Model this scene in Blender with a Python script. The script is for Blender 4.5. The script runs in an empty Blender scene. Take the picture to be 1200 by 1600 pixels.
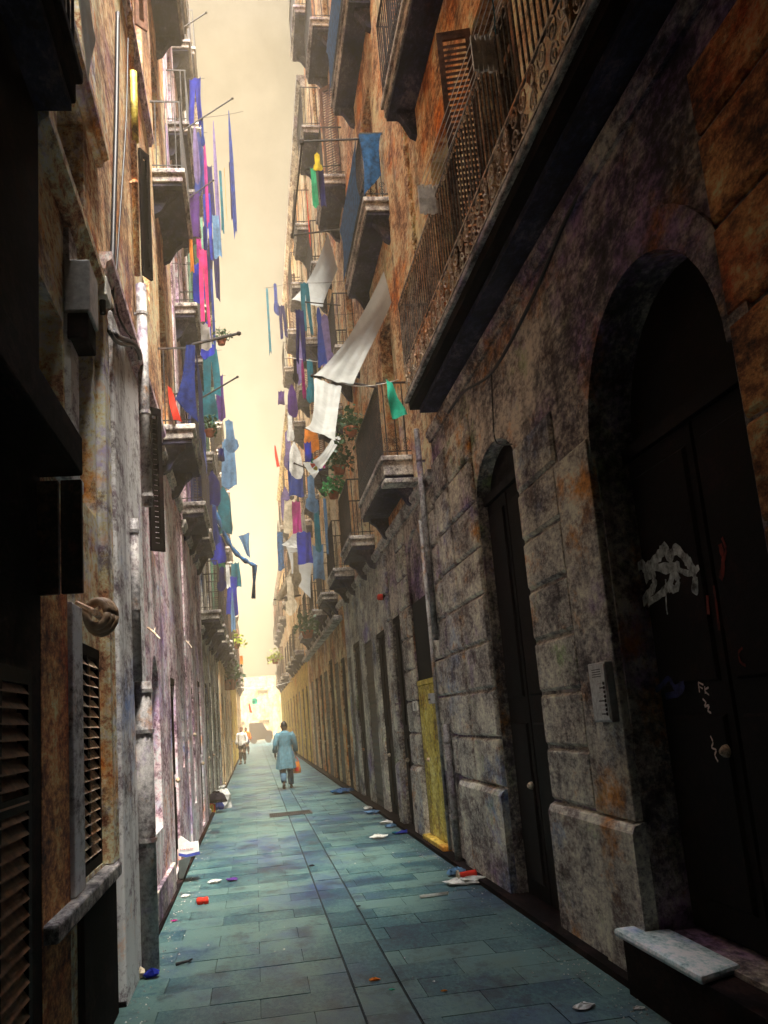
import bpy, bmesh, math, random
from mathutils import Vector, Matrix
random.seed(7)
PI = math.pi
S = bpy.context.scene
C = S.collection

# ------------------------------------------------------------------ camera
CAM_H, FPX = 1.65, 1470.0
def _n(v): return v.normalized()
_Y = _n(Vector(((398-600)/FPX, (1135-800)/FPX, 1.0)))
_r = math.radians(4.8)
_n0 = _n(_Y.cross(Vector((math.cos(_r), -math.sin(_r), 0))))
_Z = _n0 if _n0.y < 0 else -_n0
_X = _Y.cross(_Z)
RW = Matrix((_X, _Y, _Z))                       # camera axes (right, down, forward) -> world (x across, y along the street, z up)
cam_d = bpy.data.cameras.new('camera'); cam = bpy.data.objects.new('camera', cam_d); C.objects.link(cam)
_c = RW.transposed()
m3 = Matrix((RW @ Vector((1,0,0)), RW @ Vector((0,-1,0)), RW @ Vector((0,0,-1)))).transposed()
cam.matrix_world = Matrix.Translation((0,0,CAM_H)) @ m3.to_4x4()
cam_d.sensor_width = 36; cam_d.lens = 36*FPX/1600; cam_d.clip_start = 0.05; cam_d.clip_end = 500
S.camera = cam
def ray(px, py): return RW @ Vector(((px-600)/FPX, (py-800)/FPX, 1.0))
def aty(px, py, y):
    d = ray(px, py); return d*(y/d.y) + Vector((0,0,CAM_H))
def atx(px, py, x):
    d = ray(px, py); return d*(x/d.x) + Vector((0,0,CAM_H))
def atz(px, py, z=0.0):
    d = ray(px, py); return d*((z-CAM_H)/d.z) + Vector((0,0,CAM_H))

# ------------------------------------------------------------------ world, sun, exposure
SUN_EL, SUN_AZ = math.radians(68), math.radians(160)     # azimuth from +y (down the street) towards +x
W = bpy.data.worlds.new('World'); S.world = W; W.use_nodes = True
nt = W.node_tree; nt.nodes.clear()
def wn(t, **k):
    n = nt.nodes.new(t)
    for a, b in k.items(): setattr(n, a, b)
    return n
out = wn('ShaderNodeOutputWorld'); add = wn('ShaderNodeAddShader')
sky = wn('ShaderNodeTexSky', sky_type='NISHITA', sun_disc=False, sun_elevation=SUN_EL, sun_rotation=SUN_AZ)
bg1 = wn('ShaderNodeBackground'); bg1.inputs['Strength'].default_value = 0.05
veil = wn('ShaderNodeMix', data_type='RGBA', blend_type='MULTIPLY'); veil.inputs[0].default_value = 1.0; veil.inputs[7].default_value = (0.16,0.10,0.04,1)   # thin warm cloud in front of the blue
nt.links.new(sky.outputs[0], veil.inputs[6]); nt.links.new(veil.outputs[2], bg1.inputs[0])
# thin bright overcast: cream near the horizon, brighter towards the zenith, faintly mottled cloud
tc = wn('ShaderNodeTexCoord'); sep = wn('ShaderNodeSeparateXYZ'); nt.links.new(tc.outputs['Generated'], sep.inputs[0])
cr = wn('ShaderNodeValToRGB'); e = cr.color_ramp.elements
e[0].position = 0.0; e[0].color = (0.95,0.88,0.72,1)
e[1].position = 1.0; e[1].color = (0.80,0.86,1.0,1)
k = cr.color_ramp.elements.new(0.35); k.color = (0.92,0.80,0.60,1)
k = cr.color_ramp.elements.new(0.62); k.color = (1.0,0.80,0.53,1)
k = cr.color_ramp.elements.new(0.74); k.color = (0.86,0.84,0.84,1)
nt.links.new(sep.outputs['Z'], cr.inputs[0])
st = wn('ShaderNodeMapRange'); st.inputs['From Min'].default_value = 0.68; st.inputs['From Max'].default_value = 0.95
st.inputs['To Min'].default_value = 1.0; st.inputs['To Max'].default_value = 50.0
nt.links.new(sep.outputs['Z'], st.inputs['Value'])
nz = wn('ShaderNodeTexNoise'); nz.inputs['Scale'].default_value = 40; nz.inputs['Detail'].default_value = 9; nz.inputs['Roughness'].default_value = 0.72
mp = wn('ShaderNodeMapping'); mp.inputs['Scale'].default_value = (1,1,0.7)
nt.links.new(tc.outputs['Generated'], mp.inputs[0]); nt.links.new(mp.outputs[0], nz.inputs['Vector'])
nr = wn('ShaderNodeMapRange'); nr.inputs['From Min'].default_value = 0.3; nr.inputs['From Max'].default_value = 0.7
nr.inputs['To Min'].default_value = 0.62; nr.inputs['To Max'].default_value = 1.32
nt.links.new(nz.outputs['Fac'], nr.inputs['Value'])
mu = wn('ShaderNodeMath', operation='MULTIPLY'); nt.links.new(st.outputs[0], mu.inputs[0]); nt.links.new(nr.outputs[0], mu.inputs[1])
SKYK = 0.037
mu2 = wn('ShaderNodeMath', operation='MULTIPLY'); mu2.inputs[1].default_value = SKYK; nt.links.new(mu.outputs[0], mu2.inputs[0])
bg2 = wn('ShaderNodeBackground'); nt.links.new(cr.outputs[0], bg2.inputs[0]); nt.links.new(mu2.outputs[0], bg2.inputs[1])
nt.links.new(bg1.outputs[0], add.inputs[0]); nt.links.new(bg2.outputs[0], add.inputs[1]); nt.links.new(add.outputs[0], out.inputs[0])

sl = bpy.data.lights.new('sun', 'SUN'); sl.energy = 5.0; sl.angle = math.radians(24); sl.color = (1.0, 0.92, 0.80)
so = bpy.data.objects.new('sun', sl); C.objects.link(so)
sd = Vector((math.cos(SUN_EL)*math.sin(SUN_AZ), math.cos(SUN_EL)*math.cos(SUN_AZ), math.sin(SUN_EL)))
so.rotation_euler = sd.to_track_quat('Z', 'Y').to_euler(); so.location = (0,0,60)
S.view_settings.view_transform = 'Standard'; S.view_settings.look = 'None'
S.view_settings.exposure = 3.5; S.view_settings.gamma = 1.0
S.cycles.max_bounces = 8; S.cycles.diffuse_bounces = 5; S.cycles.use_denoising = True
S.cycles.sample_clamp_indirect = 6.0

# ------------------------------------------------------------------ materials
MATS = {}
def ramp(nodes, stops):
    r = nodes.new('ShaderNodeValToRGB'); el = r.color_ramp.elements
    while len(el) > 1: el.remove(el[-1])
    el[0].position = stops[0][0]; el[0].color = (*stops[0][1], 1)
    for p, c in stops[1:]:
        q = el.new(p); q.color = (*c, 1)
    return r
def grunge(name, stops, scale=2.2, fine=24.0, tints=(), streak=0.5, bump=0.35, rough=0.9, spec=0.3, rnd=False, rough_var=0.0, gain=1.0):
    """aged surface: blotches + speckle through a colour ramp, hue stains, run-off streaks, real bump"""
    stops = [(0.5+(q-0.5)*0.6-0.012, tuple(min(0.84, v*gain) for v in c)) for q, c in stops]
    m = bpy.data.materials.new(name); m.use_nodes = True; t = m.node_tree; N = t.nodes; L = t.links
    b = N['Principled BSDF']; b.inputs['Roughness'].default_value = rough; b.inputs['Specular IOR Level'].default_value = spec
    g = N.new('ShaderNodeNewGeometry')
    def noise(sc, det, ro, vec=(1,1,1), off=(0,0,0)):
        mp = N.new('ShaderNodeMapping'); mp.inputs['Scale'].default_value = vec; mp.inputs['Location'].default_value = off
        L.new(g.outputs['Position'], mp.inputs[0])
        n = N.new('ShaderNodeTexNoise'); n.inputs['Scale'].default_value = sc; n.inputs['Detail'].default_value = det; n.inputs['Roughness'].default_value = ro
        L.new(mp.outputs[0], n.inputs['Vector']); return n.outputs['Fac']
    a = noise(scale, 7, 0.7, (1,0.6,0.9)); f = noise(fine, 8, 0.78, (1,0.42,0.9), (3,1,7))
    mx = N.new('ShaderNodeMix'); mx.data_type = 'FLOAT'; mx.inputs[0].default_value = 0.5
    L.new(a, mx.inputs[2]); L.new(f, mx.inputs[3])
    fac = mx.outputs[0]
    if rnd:
        at = N.new('ShaderNodeAttribute'); at.attribute_name = 'rnd'
        ad = N.new('ShaderNodeMath'); ad.operation = 'MULTIPLY_ADD'; ad.inputs[1].default_value = 0.13; L.new(at.outputs['Fac'], ad.inputs[0]); L.new(fac, ad.inputs[2]); fac = ad.outputs[0]
    r = ramp(N, stops); L.new(fac, r.inputs[0]); col = r.outputs[0]
    for i, (c, sc, lo, hi) in enumerate(tints):
        n = noise(sc*1.3, 8, 0.75, (1,0.5,0.8), (11*i+5, 3*i, 2*i))
        mr = N.new('ShaderNodeMapRange'); mr.inputs['From Min'].default_value = lo; mr.inputs['From Max'].default_value = hi; mr.inputs['To Max'].default_value = 1.0
        L.new(n, mr.inputs['Value'])
        q = N.new('ShaderNodeMix'); q.data_type = 'RGBA'; q.blend_type = 'MULTIPLY'
        L.new(mr.outputs[0], q.inputs[0]); L.new(col, q.inputs[6]); q.inputs[7].default_value = (*c, 1); col = q.outputs[2]
    if streak:
        s1 = noise(4, 6, 0.65, (1,0.8,0.10), (1,9,0))
        mr = N.new('ShaderNodeMapRange'); mr.inputs['From Min'].default_value = 0.52; mr.inputs['From Max'].default_value = 0.66; mr.inputs['To Max'].default_value = streak*0.75
        L.new(s1, mr.inputs['Value'])
        q = N.new('ShaderNodeMix'); q.data_type = 'RGBA'; q.blend_type = 'MULTIPLY'
        L.new(mr.outputs[0], q.inputs[0]); L.new(col, q.inputs[6]); q.inputs[7].default_value = (0.10,0.075,0.085,1); col = q.outputs[2]
    if streak:
        s2 = noise(5, 10, 0.82, (1,0.42,0.85), (4,2,5))
        mr = N.new('ShaderNodeMapRange'); mr.inputs['From Min'].default_value = 0.51; mr.inputs['From Max'].default_value = 0.60; mr.inputs['To Max'].default_value = 0.85
        L.new(s2, mr.inputs['Value'])
        q = N.new('ShaderNodeMix'); q.data_type = 'RGBA'; q.blend_type = 'MULTIPLY'
        L.new(mr.outputs[0], q.inputs[0]); L.new(col, q.inputs[6]); q.inputs[7].default_value = (0.20,0.13,0.17,1); col = q.outputs[2]
    if rnd:
        s3 = noise(3.2, 9, 0.78, (1,0.7,1), (2,8,1))
        mr = N.new('ShaderNodeMapRange'); mr.inputs['From Min'].default_value = 0.53; mr.inputs['From Max'].default_value = 0.62; mr.inputs['To Max'].default_value = 0.8; L.new(s3, mr.inputs['Value'])
        vo = N.new('ShaderNodeTexVoronoi'); vo.inputs['Scale'].default_value = 4.5; L.new(g.outputs['Position'], vo.inputs['Vector'])
        gm_ = N.new('ShaderNodeMapRange'); gm_.inputs['From Min'].default_value = 0.10; gm_.inputs['From Max'].default_value = 0.07; gm_.inputs['To Max'].default_value = 0.75; L.new(vo.outputs['Distance'], gm_.inputs['Value'])
        mxx = N.new('ShaderNodeMath'); mxx.operation = 'MAXIMUM'; L.new(mr.outputs[0], mxx.inputs[0]); L.new(gm_.outputs[0], mxx.inputs[1])
        q = N.new('ShaderNodeMix'); q.data_type = 'RGBA'; q.blend_type = 'MULTIPLY'
        L.new(mxx.outputs[0], q.inputs[0]); L.new(col, q.inputs[6]); q.inputs[7].default_value = (0.22,0.26,0.34,1); col = q.outputs[2]
    L.new(col, b.inputs['Base Color'])
    if bump:
        bp = N.new('ShaderNodeBump'); bp.inputs['Strength'].default_value = bump; bp.inputs['Distance'].default_value = 0.02
        L.new(mx.outputs[0], bp.inputs['Height']); L.new(bp.outputs[0], b.inputs['Normal'])
    if rough_var:
        rr = N.new('ShaderNodeMapRange'); rr.inputs['From Min'].default_value = 0.35; rr.inputs['From Max'].default_value = 0.65
        rr.inputs['To Min'].default_value = rough - rough_var; rr.inputs['To Max'].default_value = rough + rough_var
        L.new(f, rr.inputs['Value']); L.new(rr.outputs[0], b.inputs['Roughness'])
    MATS[name] = m; return m
def simple(name, c, rough=0.7, metal=0.0, var=0.35, scale=14, spec=0.3, trans=0.0, alpha=1.0):
    """one colour broken up by dirt noise"""
    m = bpy.data.materials.new(name); m.use_nodes = True; t = m.node_tree; N = t.nodes; L = t.links
    b = N['Principled BSDF']; b.inputs['Roughness'].default_value = rough; b.inputs['Metallic'].default_value = metal
    b.inputs['Specular IOR Level'].default_value = spec
    g = N.new('ShaderNodeNewGeometry'); n = N.new('ShaderNodeTexNoise'); n.inputs['Scale'].default_value = scale; n.inputs['Detail'].default_value = 8; n.inputs['Roughness'].default_value = 0.7
    L.new(g.outputs['Position'], n.inputs['Vector'])
    lo = tuple(x*(1-var) for x in c); hi = tuple(min(1, x*(1+var*0.6)) for x in c)
    r = ramp(N, [(0.36, lo), (0.62, hi)]); L.new(n.outputs['Fac'], r.inputs[0]); L.new(r.outputs[0], b.inputs['Base Color'])
    if trans:
        tr = N.new('ShaderNodeBsdfTranslucent'); L.new(r.outputs[0], tr.inputs[0]); mx = N.new('ShaderNodeMixShader'); mx.inputs[0].default_value = trans
        L.new(b.outputs[0], mx.inputs[1]); L.new(tr.outputs[0], mx.inputs[2]); L.new(mx.outputs[0], N['Material Output'].inputs[0])
    if alpha < 1: b.inputs['Alpha'].default_value = alpha
    MATS[name] = m; return m
BLK = (0.012,0.009,0.011)
PURP = (0.50,0.34,0.78); ORNG = (1.0,0.46,0.14); GREN = (0.50,0.68,0.40); BLUE = (0.24,0.40,0.85); RED = (0.80,0.24,0.18)
grunge('stone_grey', [(0.33,(0.015,0.012,0.016)),(0.44,(0.075,0.066,0.072)),(0.52,(0.22,0.19,0.165)),(0.62,(0.42,0.37,0.30))], 1.6, 26,
       [(PURP,0.9,0.5,0.62),(ORNG,1.3,0.54,0.66),(GREN,1.7,0.56,0.66),(BLUE,0.7,0.56,0.7)], 0.75, 0.6, gain=1.7)
grunge('stone_block', [(0.33,(0.03,0.028,0.03)),(0.43,(0.12,0.11,0.105)),(0.52,(0.27,0.25,0.215)),(0.64,(0.44,0.41,0.33))], 2.2, 30,
       [(PURP,1.1,0.55,0.66),(BLUE,0.8,0.54,0.66),(ORNG,1.7,0.57,0.68),(GREN,1.9,0.58,0.68)], 0.5, 0.55, gain=2.0)
grunge('plaster_tan', [(0.32,(0.02,0.010,0.008)),(0.42,(0.20,0.10,0.05)),(0.5,(0.50,0.30,0.15)),(0.6,(0.72,0.52,0.32))], 1.3, 20,
       [(PURP,0.9,0.54,0.66),(ORNG,1.0,0.5,0.64)], 0.75, 0.4, gain=1.5)
grunge('plaster_amber', [(0.32,(0.04,0.018,0.012)),(0.42,(0.26,0.13,0.07)),(0.5,(0.54,0.34,0.20)),(0.6,(0.74,0.56,0.38))], 1.3, 20,
       [(ORNG,1.0,0.5,0.62),(PURP,1.2,0.56,0.68)], 0.8, 0.4, gain=2.3)
grunge('plaster_pink', [(0.32,(0.035,0.022,0.03)),(0.42,(0.20,0.12,0.15)),(0.5,(0.48,0.34,0.36)),(0.6,(0.70,0.56,0.52))], 1.5, 22,
       [(PURP,0.9,0.52,0.68),(ORNG,1.4,0.57,0.7),(BLUE,1.1,0.6,0.7)], 0.8, 0.4, gain=1.8)
grunge('plaster_pale', [(0.32,(0.08,0.075,0.075)),(0.42,(0.30,0.29,0.28)),(0.5,(0.52,0.50,0.46)),(0.6,(0.70,0.68,0.60))], 1.5, 22,
       [(BLUE,0.8,0.56,0.72),(ORNG,1.2,0.58,0.7),(PURP,1.7,0.6,0.72)], 0.7, 0.35, gain=2.0)
grunge('plaster_cream', [(0.32,(0.16,0.11,0.05)),(0.44,(0.50,0.38,0.20)),(0.55,(0.74,0.60,0.38))], 1.5, 22, [(ORNG,1.0,0.5,0.66)], 0.5, 0.3)
grunge('plaster_ochre', [(0.34,(0.16,0.09,0.01)),(0.46,(0.50,0.33,0.04)),(0.58,(0.72,0.52,0.10))], 2, 22, [(ORNG,1.0,0.52,0.66)], 0.55, 0.3)
grunge('plaster_rust', [(0.36,(0.02,0.010,0.008)),(0.47,(0.11,0.042,0.018)),(0.58,(0.30,0.12,0.04)),(0.68,(0.42,0.24,0.12))], 2.2, 26, [(RED,1.2,0.5,0.66)], 0.7, 0.6, gain=3.2)
grunge('near_black', [(0.4,(0.003,0.002,0.003)),(0.54,(0.008,0.006,0.008)),(0.64,(0.032,0.017,0.015))], 2.5, 24, [(RED,1.2,0.5,0.6)], 0.4, 0.4, spec=0.04)  # plain near-black with reddish mottling
grunge('rust_sheet', [(0.4,(0.005,0.003,0.003)),(0.5,(0.03,0.014,0.012)),(0.6,(0.10,0.04,0.025)),(0.7,(0.17,0.09,0.06))], 3, 26, [(RED,1.6,0.5,0.6)], 0.5, 0.5)
grunge('slab_stone', [(0.34,(0.0015,0.008,0.018)),(0.44,(0.004,0.024,0.040)),(0.54,(0.011,0.058,0.070)),(0.66,(0.06,0.12,0.11))], 0.8, 34,
       [((0.25,0.35,0.9),0.5,0.5,0.64),((1.0,0.78,0.62),0.45,0.58,0.7),((0.3,0.3,0.4),1.8,0.58,0.68)], 0.0, 0.3, 0.52, 0.24, rnd=True, rough_var=0.14)
grunge('joint_dirt', [(0.4,(0.004,0.006,0.008)),(0.6,(0.02,0.025,0.03))], 4, 30, (), 0, 0.2)
grunge('step_stone', [(0.34,(0.10,0.16,0.17)),(0.46,(0.34,0.46,0.46)),(0.6,(0.66,0.70,0.64))], 3.5, 40, [((0.5,0.6,0.9),1.8,0.5,0.62),((1,0.5,0.35),1.5,0.6,0.68)], 0, 0.4, 0.8, gain=1.35)
grunge('wood_dark', [(0.42,(0.002,0.0015,0.002)),(0.56,(0.005,0.0035,0.005)),(0.68,(0.022,0.008,0.007))], 3, 30, [(RED,1.6,0.52,0.62),(BLUE,1.1,0.55,0.66)], 0.5, 0.5, 0.6, spec=0.04)
grunge('wood_brown', [(0.38,(0.03,0.014,0.008)),(0.5,(0.12,0.055,0.025)),(0.62,(0.24,0.12,0.06))], 3, 30, [(RED,1.6,0.55,0.66)], 0.6, 0.4, 0.6, gain=1.30)
grunge('door_yellow', [(0.36,(0.05,0.035,0.005)),(0.46,(0.30,0.22,0.02)),(0.56,(0.50,0.40,0.05)),(0.68,(0.66,0.58,0.20))], 2.5, 24, [(ORNG,1.4,0.57,0.68)], 0.7, 0.2, 0.55, gain=1.35)
grunge('iron', [(0.4,(0.006,0.006,0.007)),(0.56,(0.02,0.016,0.016)),(0.68,(0.08,0.045,0.03))], 8, 40, (), 0, 0.2, 0.5)
grunge('iron_worn', [(0.36,(0.05,0.04,0.03)),(0.5,(0.22,0.17,0.12)),(0.62,(0.42,0.34,0.26))], 8, 40, [(ORNG,2,0.5,0.66)], 0, 0.2, 0.5, gain=2.1)
grunge('railing_grey', [(0.38,(0.02,0.018,0.018)),(0.5,(0.10,0.09,0.085)),(0.62,(0.26,0.22,0.18))], 6, 40, (), 0, 0.2, 0.5)
grunge('pipe_grey', [(0.36,(0.08,0.08,0.085)),(0.48,(0.24,0.23,0.23)),(0.62,(0.42,0.40,0.38))], 4, 30, [(PURP,1.6,0.55,0.7),(ORNG,2,0.57,0.68)], 0.5, 0.2, 0.6, gain=1.0)
grunge('balcony_stone', [(0.34,(0.03,0.028,0.03)),(0.45,(0.17,0.155,0.15)),(0.55,(0.36,0.33,0.29)),(0.66,(0.55,0.50,0.43))], 3, 30, [(PURP,1.2,0.55,0.7)], 0.6, 0.4, gain=1.40)
grunge('shaded_stone', [(0.36,(0.004,0.004,0.012)),(0.48,(0.018,0.018,0.045)),(0.58,(0.05,0.045,0.085)),(0.68,(0.16,0.13,0.15))], 3, 26, [(BLUE,1.2,0.5,0.62),(RED,1.6,0.56,0.66)], 0.4, 0.4)  # dark navy for balcony undersides: their shade put into the colour
simple('glass_dark', (0.012,0.014,0.022), 0.12, 0, 0.3, 3, 0.5)
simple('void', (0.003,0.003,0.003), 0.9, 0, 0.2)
simple('wood_frame', (0.20,0.13,0.09), 0.7, 0, 0.6, 10)
simple('paint_white', (0.78,0.76,0.70), 0.6, 0, 0.4, 10)
simple('paint_blue', (0.05,0.07,0.22), 0.6, 0, 0.5, 8)
simple('paint_green', (0.08,0.20,0.13), 0.6, 0, 0.5, 8)
simple('shutter_brown', (0.17,0.08,0.05), 0.65, 0, 0.6, 12)
simple('slat_orange', (0.16,0.07,0.03), 0.6, 0, 0.6, 12)
simple('shutter_orange', (0.42,0.15,0.05), 0.65, 0, 0.5, 12)
simple('cable_black', (0.008,0.008,0.012), 0.5, 0, 0.3)
simple('plastic_grey', (0.40,0.40,0.40), 0.5, 0, 0.35, 16)
simple('metal_panel', (0.42,0.46,0.45), 0.35, 0.5, 0.35, 30)
simple('line_white', (0.75,0.72,0.64), 0.6, 0, 0.2)
simple('ceramic_tan', (0.36,0.24,0.15), 0.5, 0, 0.4)
simple('terracotta', (0.35,0.10,0.05), 0.8, 0, 0.4)
simple('leaf_dark', (0.03,0.075,0.03), 0.5, 0, 0.6, 20, trans=0.25)
simple('leaf_bright', (0.07,0.30,0.10), 0.5, 0, 0.6, 20, trans=0.3)
simple('leaf_yellow', (0.30,0.34,0.04), 0.5, 0, 0.6, 20, trans=0.3)
def cloth_m(n, c, tr=0.3, var=0.35, sc=7, alpha=1.0): return simple(n, c, 0.9, 0, var, sc, 0.1, tr, alpha)
cloth_m('c_white', (0.66,0.66,0.62)); cloth_m('c_net', (0.42,0.43,0.40), 0.55, 0.15, 3, 0.86)
cloth_m('c_navy', (0.008,0.009,0.07), 0.2); cloth_m('c_blue', (0.018,0.04,0.19)); cloth_m('c_royal', (0.018,0.03,0.30)); cloth_m('c_teal', (0.012,0.12,0.16))
cloth_m('c_sky', (0.10,0.20,0.33)); cloth_m('c_purple', (0.07,0.025,0.15)); cloth_m('c_lilac', (0.17,0.13,0.27)); cloth_m('c_pink', (0.60,0.04,0.17)); cloth_m('c_magenta', (0.40,0.03,0.20))
cloth_m('c_red', (0.68,0.05,0.03)); cloth_m('c_orange', (0.62,0.20,0.03)); cloth_m('c_yellow', (0.62,0.46,0.03)); cloth_m('c_green', (0.03,0.34,0.16)); cloth_m('c_mint', (0.05,0.55,0.36))
cloth_m('c_black', (0.012,0.010,0.015), 0.05); cloth_m('c_cream', (0.60,0.52,0.38)); cloth_m('c_tarp', (0.012,0.022,0.11), 0.1, 0.6, 9); cloth_m('c_tarpcyan', (0.02,0.085,0.20), 0.15, 0.7, 12)
cloth_m('c_tunic', (0.09,0.20,0.25), 0.1, 0.3, 12); cloth_m('c_trouser', (0.06,0.13,0.20), 0.1)
simple('skin', (0.20,0.10,0.06), 0.55, 0, 0.15); simple('hair', (0.010,0.008,0.008), 0.5, 0, 0.2); simple('leather', (0.02,0.012,0.01), 0.5)
simple('cardboard', (0.70,0.70,0.68), 0.75, 0, 0.2, 6); simple('ink_blue', (0.04,0.06,0.30), 0.7); simple('ink_red', (0.55,0.05,0.05), 0.7); simple('ink_black', (0.01,0.01,0.012), 0.7)
simple('spray_white', (0.42,0.46,0.47), 0.85, 0, 0.9, 14); simple('spray_pink', (0.85,0.66,0.60), 0.85, 0, 0.3); simple('spray_red', (0.16,0.012,0.008), 0.85, 0, 0.8); simple('spray_yellow', (0.42,0.30,0.02), 0.85, 0, 0.5); simple('spray_blue', (0.015,0.022,0.12), 0.85, 0, 0.8)

# ------------------------------------------------------------------ mesh helpers
def wloc(o):
    v = Vector((0,0,0))
    while o is not None: v += o.location; o = o.parent
    return v
class MB:
    def __init__(s): s.v = []; s.f = []; s.r = []
    def face(s, pts, rnd=None):
        i = len(s.v); s.v += [tuple(p) for p in pts]; s.f.append(tuple(range(i, i+len(pts)))); s.r.append(rnd if rnd is not None else 0.5)
    def box(s, x0, x1, y0, y1, z0, z1, rnd=None):
        if x0 > x1: x0, x1 = x1, x0
        p = [(x0,y0,z0),(x1,y0,z0),(x1,y1,z0),(x0,y1,z0),(x0,y0,z1),(x1,y0,z1),(x1,y1,z1),(x0,y1,z1)]
        i = len(s.v); s.v += p
        for q in ((3,2,1,0),(4,5,6,7),(0,1,5,4),(1,2,6,5),(2,3,7,6),(3,0,4,7)): s.f.append(tuple(i+k for k in q)); s.r.append(rnd if rnd is not None else 0.5)
    def chbox(s, x0, x1, y0, y1, z0, z1, c, side=0):
        """box whose street face (x1 side given by sign) has chamfered edges"""
        xf, xb = (x1, x0)
        d = c if xb > xf else -c
        A = [(xb,y0,z0),(xb,y1,z0),(xb,y1,z1),(xb,y0,z1)]
        B = [(xf+d,y0,z0),(xf+d,y1,z0),(xf+d,y1,z1),(xf+d,y0,z1)]
        D = [(xf,y0+c,z0+c),(xf,y1-c,z0+c),(xf,y1-c,z1-c),(xf,y0+c,z1-c)]
        i = len(s.v); s.v += A+B+D
        for k in range(4):
            l = (k+1) % 4
            s.f += [(i+k,i+l,i+4+l,i+4+k),(i+4+k,i+4+l,i+8+l,i+8+k)]; s.r += [0.5,0.5]
        s.f += [(i+3,i+2,i+1,i),(i+8,i+9,i+10,i+11)]; s.r += [0.5,0.5]
    def bar(s, p, q, w=0.01, h=None):
        s.tube([p, q], w, 4)
    def tube(s, pts, r, n=6, cap=True):
        pts = [Vector(p) for p in pts]; rings = []
        for k, p in enumerate(pts):
            a = pts[max(0,k-1)]; b = pts[min(len(pts)-1,k+1)]; d = (b-a)
            d = d.normalized() if d.length > 1e-9 else Vector((0,0,1))
            u = d.cross(Vector((0,0,1)))
            if u.length < 1e-3: u = Vector((1,0,0))
            u.normalize(); w = d.cross(u)
            rr = r[k] if isinstance(r, (list,tuple)) else r
            i = len(s.v); rings.append(i)
            for j in range(n):
                t = 2*PI*(j+0.5)/n; s.v.append(tuple(p + u*(rr*math.cos(t)) + w*(rr*math.sin(t))))
        for a, b in zip(rings, rings[1:]):
            for j in range(n): s.f.append((a+j, a+(j+1)%n, b+(j+1)%n, b+j)); s.r.append(0.5)
        if cap:
            s.f.append(tuple(rings[0]+j for j in range(n))); s.f.append(tuple(rings[-1]+n-1-j for j in range(n))); s.r += [0.5,0.5]
    def lathe(s, c, prof, n=14, axis='z'):
        rings = []
        for r, h in prof:
            i = len(s.v); rings.append(i)
            for j in range(n):
                t = 2*PI*j/n; a, b = r*math.cos(t), r*math.sin(t)
                p = (a,b,h) if axis == 'z' else ((h,a,b) if axis == 'x' else (a,h,b))
                s.v.append((c[0]+p[0], c[1]+p[1], c[2]+p[2]))
        for a, b in zip(rings, rings[1:]):
            for j in range(n): s.f.append((a+j, a+(j+1)%n, b+(j+1)%n, b+j)); s.r.append(0.5)
        s.f.append(tuple(rings[0]+j for j in range(n))); s.f.append(tuple(rings[-1]+j for j in range(n))); s.r += [0.5,0.5]
    def prism(s, poly, fn, a, b):
        """poly in 2-D extruded from a to b; fn(u, v, w) -> point"""
        n = len(poly); i = len(s.v)
        s.v += [tuple(fn(u,v,a)) for u, v in poly] + [tuple(fn(u,v,b)) for u, v in poly]
        s.f += [tuple(range(i, i+n)), tuple(range(i+2*n-1, i+n-1, -1))]; s.r += [0.5,0.5]
        for k in range(n): l = (k+1) % n; s.f.append((i+k, i+l, i+n+l, i+n+k)); s.r.append(0.5)
    def build(s, name, mat, parent=None, smooth=False, bevel=0.0, solid=0.0, sub=0):
        base = wloc(parent)
        me = bpy.data.meshes.new(name); me.from_pydata([tuple(Vector(p)-base) for p in s.v], [], s.f); me.update()
        at = me.attributes.new('rnd', 'FLOAT', 'FACE'); at.data.foreach_set('value', s.r)
        me.materials.append(MATS[mat] if isinstance(mat, str) else mat)
        bm = bmesh.new(); bm.from_mesh(me); bmesh.ops.recalc_face_normals(bm, faces=bm.faces); bm.to_mesh(me); bm.free()
        if smooth:
            for p in me.polygons: p.use_smooth = True
        o = bpy.data.objects.new(name, me); C.objects.link(o)
        if parent is not None: o.parent = parent
        if sub: md = o.modifiers.new('sub', 'SUBSURF'); md.levels = sub; md.render_levels = sub
        if solid: md = o.modifiers.new('solid', 'SOLIDIFY'); md.thickness = solid; md.offset = 0
        if bevel: md = o.modifiers.new('bevel', 'BEVEL'); md.width = bevel; md.segments = 2; md.limit_method = 'ANGLE'
        return o
def tag(o, label=None, cat=None, group=None, kind=None):
    for k, v in (('label',label),('category',cat),('group',group),('kind',kind)):
        if v: o[k] = v
    return o
def thing(name, loc, label, cat, group=None):
    o = bpy.data.objects.new(name, None); C.objects.link(o); o.location = loc; o.empty_display_size = 0.2
    return tag(o, label, cat, group)
def copy_tree(o, off, parent=None):
    c = o.copy(); C.objects.link(c); c.parent = parent
    if parent is None: c.location = o.location + Vector(off)
    for ch in list(o.children): copy_tree(ch, off, c)
    return c

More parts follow.
